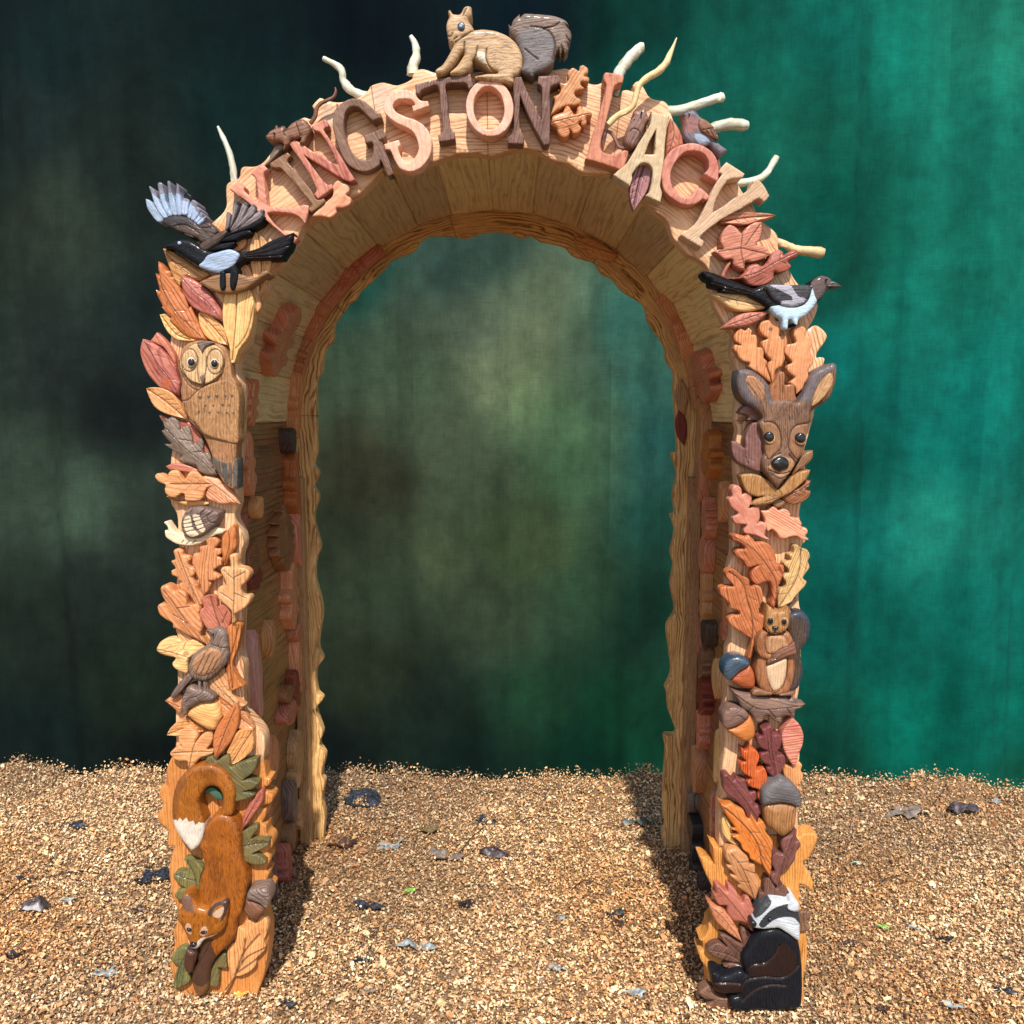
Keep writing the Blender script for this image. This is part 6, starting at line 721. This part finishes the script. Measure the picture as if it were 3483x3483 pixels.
WALL = [('L', 0.416, 0.61, 1.636, 1.832, 30, 'wallredlit', 'oak'), ('L', 0.292, 0.364, 1.482, 1.606, 28, 'wallredlit', 'oak'), ('L', 0.243, 0.321, 1.294, 1.457, 30, 'wallredlit', 'oak'), ('L', 0.2, 0.25, 1.183, 1.243, 22, 'cedarbr', 'laurel'), ('L', 0.247, 0.337, 1.068, 1.155, 28, 'brownor', 'laurel'), ('L', 0.28, 0.382, 1.017, 1.078, 22, 'reddk', 'laurel'), ('L', 0.263, 0.326, 0.659, 0.898, 26, 'pinkpale', 'laurel'), ('L', 0.31, 0.36, 0.666, 0.775, 20, 'cedarbr', 'laurel'), ('L', 0.805, 0.855, 1.949, 2.063, 30, 'wallredlit', 'lobed'), ('L', 0.805, 0.855, 1.768, 1.951, 30, 'orangepk', 'lobed'), ('L', 0.805, 0.855, 1.652, 1.77, 30, 'tanor', 'lobed'), ('L', 0.805, 0.855, 1.44, 1.652, 32, 'orange', 'lobed'), ('L', 0.705, 0.752, 1.386, 1.464, 36, 'charbr', 'acorn'), ('L', 0.746, 0.826, 1.179, 1.38, 32, 'rustor', 'lobed'), ('L', 0.565, 0.744, 1.031, 1.212, 26, 'brownor', 'serr'), ('L', 0.748, 0.798, 1.012, 1.179, 36, 'wallredlit', 'laurel'), ('L', 0.66, 0.77, 0.817, 1.025, 30, 'wallredlit', 'lobed'), ('L', 0.751, 0.786, 0.58, 0.762, 30, 'wallredlit', 'laurel'), ('L', 0.682, 0.753, 0.546, 0.663, 30, 'reddk', 'lobed'), ('L', 0.605, 0.673, 0.584, 0.639, 26, 'brownor', 'laurel'), ('L', 0.592, 0.729, 0.514, 0.58, 30, 'wallredlit', 'laurel'), ('L', 0.705, 0.792, 0.303, 0.449, 26, 'tan', 'laurel'), ('L', 0.688, 0.753, 0.261, 0.328, 26, 'tan', 'acorn'), ('L', 0.614, 0.673, 0.18, 0.313, 30, 'greybr', 'laurel'), ('L', 0.674, 0.724, 0.126, 0.223, 34, 'tan', 'lobed'), ('L', 0.592, 0.642, 0.101, 0.176, 30, 'brown', 'laurel'), ('L', 0.527, 0.588, 0.014, 0.14, 30, 'cedarbr', 'oak'), ('L', 0.385, 0.429, 0.054, 0.172, 26, 'greybr', 'serr'), ('R', 0.805, 0.855, 1.709, 1.9, 30, 'wallredlit', 'lobed'), ('R', 0.805, 0.855, 1.536, 1.713, 30, 'tanor', 'lobed'), ('R', 0.559, 0.771, 1.557, 1.711, 32, 'wallredlit', 'oak'), ('R', 0.714, 0.78, 1.357, 1.557, 28, 'tanor', 'laurel'), ('R', 0.556, 0.676, 1.317, 1.458, 32, 'rustor', 'oak'), ('R', 0.594, 0.681, 1.125, 1.239, 30, 'wallredlit', 'serr'), ('R', 0.622, 0.691, 1.006, 1.125, 30, 'wallredlit', 'laurel'), ('R', 0.556, 0.606, 0.784, 0.864, 34, 'charbr', 'acorn'), ('R', 0.658, 0.708, 0.717, 0.851, 26, 'cedarbr', 'lobed'), ('R', 0.593, 0.653, 0.669, 0.769, 32, 'brown', 'lobed'), ('R', 0.574, 0.669, 0.554, 0.67, 32, 'reddk', 'lobed'), ('R', 0.756, 0.791, 0.146, 0.225, 30, 'greybr', 'laurel'), ('R', 0.701, 0.777, 0.07, 0.146, 30, 'charbk', 'acorn'), ('R', 0.679, 0.72, 0.009, 0.079, 30, 'charbk', 'acorn'), ('R', 0.683, 0.729, -0.033, 0.009, 30, 'charbr', 'laurel'), ('R', 0.567, 0.608, -0.048, 0.031, 30, 'charbr', 'laurel'), ('R', 0.387, 0.437, 0.413, 0.571, 24, 'pinelt', 'laurel'), ('R', 0.333, 0.383, 0.893, 1.049, 24, 'wallredlit', 'lobed'), ('R', 0.345, 0.395, 0.857, 0.913, 24, 'wallredlit', 'laurel'), ('R', 0.805, 0.855, 1.286, 1.532, 14, 'tan', 'strip'), ('R', 0.701, 0.74, 1.233, 1.367, 28, 'orangepk', 'laurel'), ('R', 0.631, 0.681, 0.847, 1.011, 28, 'tanor', 'lobed'), ('R', 0.621, 0.671, 0.427, 0.551, 30, 'wallredlit', 'lobed'), ('R', 0.678, 0.74, 0.249, 0.408, 28, 'tanor', 'laurel'), ('R', 0.428, 0.478, 1.197, 1.31, 22, 'orange', 'laurel'), ('R', 0.432, 0.489, 0.656, 0.775, 24, 'pinelt', 'laurel'), ('R', 0.45, 0.492, 0.21, 0.353, 22, 'wallredlit', 'lobed'), ('R', 0.805, 0.855, 1.821, 1.897, 26, 'orangepk', 'laurel'), ('L', 0.352, 0.402, 1.214, 1.274, 24, 'orangepk', 'laurel'), ('L', 0.446, 0.494, 0.781, 0.89, 22, 'tanor', 'laurel'), ('L', 0.743, 0.789, 0.751, 0.811, 28, 'orangepk', 'laurel'), ('L', 0.408, 0.489, 0.41, 0.54, 22, 'wallredlit', 'laurel'), ('L', 0.331, 0.398, 0.272, 0.39, 24, 'cedarbr', 'lobed')]
def shape(kind, n=1.):
    if kind == 'laurel': return [(-.5, 0, 1), (-.25, .38, 0), (.1, .5, 0), (.4, .25, 0), (.5, -.05, 1), (.25, -.42, 0), (-.1, -.5, 0), (-.4, -.28, 0)]
    if kind == 'strip': return [(-.5, -.5, 1), (-.5, .5, 1), (.45, .5, 0), (.5, 0, 0), (.45, -.5, 0)]
    if kind == 'acorn': return [(-.5, 0, 1), (-.38, .3, 0), (-.1, .45, 0), (.1, .5, 0), (.4, .45, 0), (.5, 0, 0), (.4, -.45, 0), (.1, -.5, 0), (-.1, -.45, 0), (-.38, -.3, 0)]
    if kind == 'serr':
        o = []
        for s in (1, -1):
            q = []
            for i in range(6):
                t = -.45+i*.17; wv = .5*math.sin(math.pi*min(1, (t+.56)))**.7
                q += [(t, s*wv*.75, 1), (t+.05, s*wv, 0)]
            o += q if s == 1 else q[::-1]
            if s == 1: o.append((.55, 0, 1))
        o.append((-.55, 0, 1)); return o
    L = 3; o = [(-.5, .06, 0)]
    for i in range(L):
        t = -.36+i*.78/L; wv = .34+.14*math.sin(i*1.3+.8)
        o += [(t, .27, 0), (t+.06, wv, 0), (t+.15, wv+.02, 0), (t+.22, .28, 0)]
    o += [(.46, .14, 0), (.5, 0, 0), (.46, -.14, 0)]
    for i in range(L)[::-1]:
        t = -.36+i*.78/L; wv = .34+.14*math.sin(i*1.7+.3)
        o += [(t+.22, -.28, 0), (t+.15, -wv-.02, 0), (t+.06, -wv, 0), (t, -.27, 0)]
    o.append((-.5, -.06, 0)); return o
WN = dict(oak='oak_leaf', lobed='oak_leaf', laurel='laurel_leaf', serr='serrated_leaf', acorn='acorn', strip='leaf_stalk')
for sd, yn, yf, zb, zt, th, mk, kind in WALL:
    th += 8; yn = max(.06, yn-.25*(yf-yn)); zz_ = .04*(zt-zb); zb -= zz_; zt += zz_
    sgn = -1 if sd == 'L' else 1; wx = CX+sgn*(RAD-.001)
    pts = [((yn+yf)/2+b_*(yf-yn), (zb+zt)/2+a*(zt-zb), bool(c)) for a, b_, c in shape(kind)]
    def fr(V3, sgn=sgn, wx=wx):
        # relief is modelled in (along depth, up) with its height along -y; stand it on the tunnel wall
        return np.stack([wx-sgn*(-V3[:, 1]), V3[:, 0], V3[:, 2]], 1) if True else V3
    # above the springing line the wall bends inwards: follow the curve
    def fr2(V3, sgn=sgn):
        z = V3[:, 2]; a = np.clip((z-CZ)/RAD, 0, .95); nxv = np.sqrt(1-a*a); h_ = -V3[:, 1]
        return np.stack([CX+sgn*(RAD-h_)*nxv, V3[:, 0], np.where(z > CZ, CZ+(RAD-h_)*a, z)], 1)
    gl = ['%d,%d %d,%d' % ((yn+yf)/2*1e4, (zb+.06*(zt-zb))*1e4, (yn+yf)/2*1e4, (zb+.92*(zt-zb))*1e4)] if kind in ('laurel', 'oak', 'lobed', 'serr') else []
    o = relief(WN[kind], mk, th, pts, ARCH, R=6, g=gl, frame=fr2)
    me = o.data
    if sgn < 0: pass
    me.flip_normals() if sgn < 0 else None

# ------------------------------------------------------------------ litter on the chips
GROUND = [
(-0.566, 1.163, 0.169, 'black', 'large black wet leaf near the back left foot of the arch'),
(-0.606, 0.823, 0.111, 'darkbrown', 'long dark brown leaf right of the back left foot'),
(-0.422, 0.83, 0.091, 'grey', 'pale grey leaf skeleton inside the arch left of the grey crumpled leaf'),
(-0.245, 0.76, 0.119, 'greybrown', 'grey brown crumpled leaf in the middle of the opening'),
(-0.102, 1.006, 0.075, 'black', 'small black leaf with a glint behind the crumpled one'),
(-0.067, 0.771, 0.099, 'lump', 'dark brown lump dusted with chips in the middle of the opening'),
(-0.314, 0.94, 0.084, 'olive', 'olive brown leaf left of the middle of the opening'),
(0.471, 1.031, 0.108, 'greygreen', 'dark grey green leaf near the back right foot'),
(-0.437, 0.426, 0.079, 'black', 'black folded leaf in front of the left side of the opening'),
(-0.14, 0.448, 0.049, 'curl', 'black curled leaf scrap above an orange leaf in the opening'),
(-0.149, 0.398, 0.026, 'orange', 'small orange leaf in the middle of the opening'),
(-0.328, 0.527, 0.036, 'green', 'small bright green leaf left of the middle'),
(0.323, 0.41, 0.061, 'black', 'black leaf scrap right of the middle of the opening'),
(0.323, 0.358, 0.038, 'darkbrown', 'small dark brown leaf just below a black scrap'),
(-0.272, 0.217, 0.088, 'grey', 'pale grey leaf in the near left of the opening'),
(-0.423, 0.15, 0.043, 'black', 'black leaf scrap close to the front left foot'),
(-0.377, 0.016, 0.037, 'greybrown', 'small grey brown leaf at the front edge left of centre'),
(0.121, 0.127, 0.039, 'grey', 'grey leaf at the near middle right'),
(0.327, 0.026, 0.044, 'grey', 'pale grey leaf at the front edge right of centre'),
(0.408, 0.061, 0.021, 'green', 'tiny yellow green leaf near the front right foot'),
(0.15, 0.366, 0.038, 'grey', 'tiny pale leaf right of the middle of the opening'),
(-1.582, 0.918, 0.063, 'black', 'small black leaf with glint at the upper left'),
(-1.568, 0.558, 0.055, 'black', 'small black leaf at the far left middle'),
(-1.448, 0.384, 0.086, 'lump', 'dark brown lump dusted with chips at the far left'),
(-1.143, 0.558, 0.12, 'black', 'big black wet leaf just left of the front left foot'),
(-1.132, 0.386, 0.043, 'darkbrown', 'small dark brown leaf left of the fox panel'),
(-1.383, 0.148, 0.039, 'curl', 'black curled scrap at the left edge'),
(-1.093, 0.077, 0.061, 'grey', 'pale grey leaf at the lower left'),
(-1.373, 0.433, 0.039, 'grey', 'tiny pale leaf right of the dark lump at the left'),
(-0.781, -0.012, 0.019, 'yellow', 'tiny yellow leaf at the foot of the fox panel'),
(-0.698, -0.02, 0.036, 'yellow', 'yellow leaf in front of the fox panel'),
(-0.768, -0.046, 0.032, 'palegreen', 'pale green leaf in front of the fox panel'),
(-0.573, -0.04, 0.043, 'black', 'black leaf right of the front left foot'),
(1.541, 1.142, 0.134, 'greybrown', 'grey brown crumpled leaf at the upper right'),
(1.762, 1.172, 0.107, 'lump', 'dark brown lump dusted with chips at the upper right'),
(1.944, 1.262, 0.058, 'grey', 'pale grey leaf at the upper right edge'),
(1.199, 0.758, 0.049, 'palegreen', 'pale green leaf right of the badger pillar'),
(1.12, 0.362, 0.03, 'green', 'small green leaf at the right'),
(0.986, 0.27, 0.041, 'darkbrown', 'small brown leaf right of the badger'),
(1.274, 0.3, 0.046, 'curl', 'black curled scrap at the lower right'),
(1.225, 0.242, 0.024, 'orange', 'small orange leaf at the lower right'),
(1.216, 0.357, 0.038, 'grey', 'tiny pale leaf at the right middle'),
(1.154, 0.009, 0.044, 'grey', 'grey leaf at the bottom right'),
(1.324, 0.071, 0.045, 'black', 'black leaf scrap at the bottom right corner'),
(0.966, -0.002, 0.036, 'darkbrown', 'dark brown leaf at the bottom right of the badger')]
TWIGS = [([(-0.181, 0.781), (-0.149, 0.857), (-0.099, 0.961)], 'thin dark twig crossing the middle of the opening'), ([(0.022, 0.997), (0.065, 1.028), (0.1, 1.022)], 'short dark twig behind the middle of the opening'), ([(0.192, 0.538), (0.239, 0.59), (0.312, 0.551)], 'dark forked twig right of the middle of the opening'), ([(-1.487, 0.566), (-1.438, 0.583), (-1.401, 0.577)], 'thin twig at the left middle'), ([(-1.555, 0.388), (-1.548, 0.472), (-1.536, 0.533)], 'thin twig at the left edge'), ([(2.038, 1.479), (2.101, 1.507), (2.133, 1.496)], 'short twig by the backdrop at the upper right'), ([(1.214, 0.622), (1.264, 0.646), (1.295, 0.64)], 'short twig at the right middle'), ([(1.664, 1.201), (1.759, 1.3), (1.813, 1.374)], 'thin twig beside the crumpled leaf at the upper right'), ([(-1.63, 0.893), (-1.627, 0.951), (-1.61, 0.976)], 'thin twig at the upper left')]
LC = dict(black=((.012,.013,.016),(.05,.055,.07),.22), darkbrown=((.035,.018,.012),(.09,.04,.025),.5), grey=((.16,.18,.18),(.34,.38,.38),.7), greybrown=((.11,.085,.065),(.24,.19,.15),.6), lump=((.03,.018,.016),(.10,.08,.09),.4),
          olive=((.10,.075,.03),(.2,.14,.06),.55), greygreen=((.05,.06,.05),(.12,.14,.13),.5), curl=((.012,.01,.012),(.04,.03,.03),.3), orange=((.5,.22,.07),(.62,.34,.14),.6), green=((.10,.28,.04),(.3,.5,.1),.5), yellow=((.55,.38,.05),(.7,.5,.12),.5), palegreen=((.34,.46,.36),(.5,.6,.5),.5))
LM = {}
def leafmat(k):
    if k not in LM:
        a, b_, ro = LC[k]; m, t, b = newmat('leaf_'+k); n = N(t)
        f = n('TexNoise', {'Vector': n('TexCoord').outputs['Object'], 'Scale': 90., 'Detail': 4.}).outputs['Fac']
        t.links.new(n.mix(n('MapRange', {0: f, 1: .4, 2: .65}).outputs[0], a, b_), b.inputs['Base Color']); b.inputs['Roughness'].default_value = ro; LM[k] = m
    return LM[k]
ri = random.Random(5)
for i, (x, y, s, kind, lab) in enumerate(GROUND):
    n1 = 26; rings = 5; V = [(0, 0, 0)]; Fc = []; a0 = ri.uniform(0, 6.28); asp = ri.uniform(.4, .62); sd = i*3.7
    lob = ri.choice((3, 5, 5, 7)); am = .28 if kind in ('black', 'grey', 'greybrown', 'greygreen') else .1
    for k in range(1, rings+1):
        for j in range(n1):
            a = 2*math.pi*j/n1; r_ = s*.56*k/rings*(1+am*math.cos(a*lob+sd)*(k/rings)+.16*noise.noise(Vector((math.cos(a)*1.5, math.sin(a)*1.5, sd))))
            px, py = r_*math.cos(a), r_*math.sin(a)*asp
            zz = .22*s*noise.noise(Vector((px/s*3.2, py/s*3.2, sd)))+.10*s*(k/rings)**2*noise.noise(Vector((math.cos(a)*2, math.sin(a)*2, sd+5)))
            if kind == 'lump': zz += .22*s*(1-(k/rings)**2)
            if kind == 'curl': zz += .35*s*(px/s)**2
            V.append((px, py, zz))
    for j in range(n1): Fc.append((0, 1+j, 1+(j+1) % n1))
    for k in range(rings-1):
        for j in range(n1): Fc.append((1+k*n1+j, 1+(k+1)*n1+j, 1+(k+1)*n1+(j+1) % n1, 1+k*n1+(j+1) % n1))
    nm = 'dead_leaf' if kind != 'lump' else 'bark_lump'
    o = mesh_obj(nm, V, Fc, leafmat(kind), None, None, None, 50)
    o.location = (x, y, gz(x, y)+.012+.03*s); o.rotation_euler = (ri.uniform(-.15, .15), ri.uniform(-.15, .15), ri.uniform(-.5, .5))
    tag(o, lab, 'leaf' if kind != 'lump' else 'bark', 'leaf litter on the wood chips')
for i, (pp, lab) in enumerate(TWIGS):
    P = [(x, y, gz(x, y)+.014+.006*(k % 2), .0022-.0004*k) for k, (x, y) in enumerate(pp)]
    o = tube('twig', 'charbr', P, None, ns=5, seed=i*2.)
    tag(o, lab, 'twig', 'twigs on the wood chips')
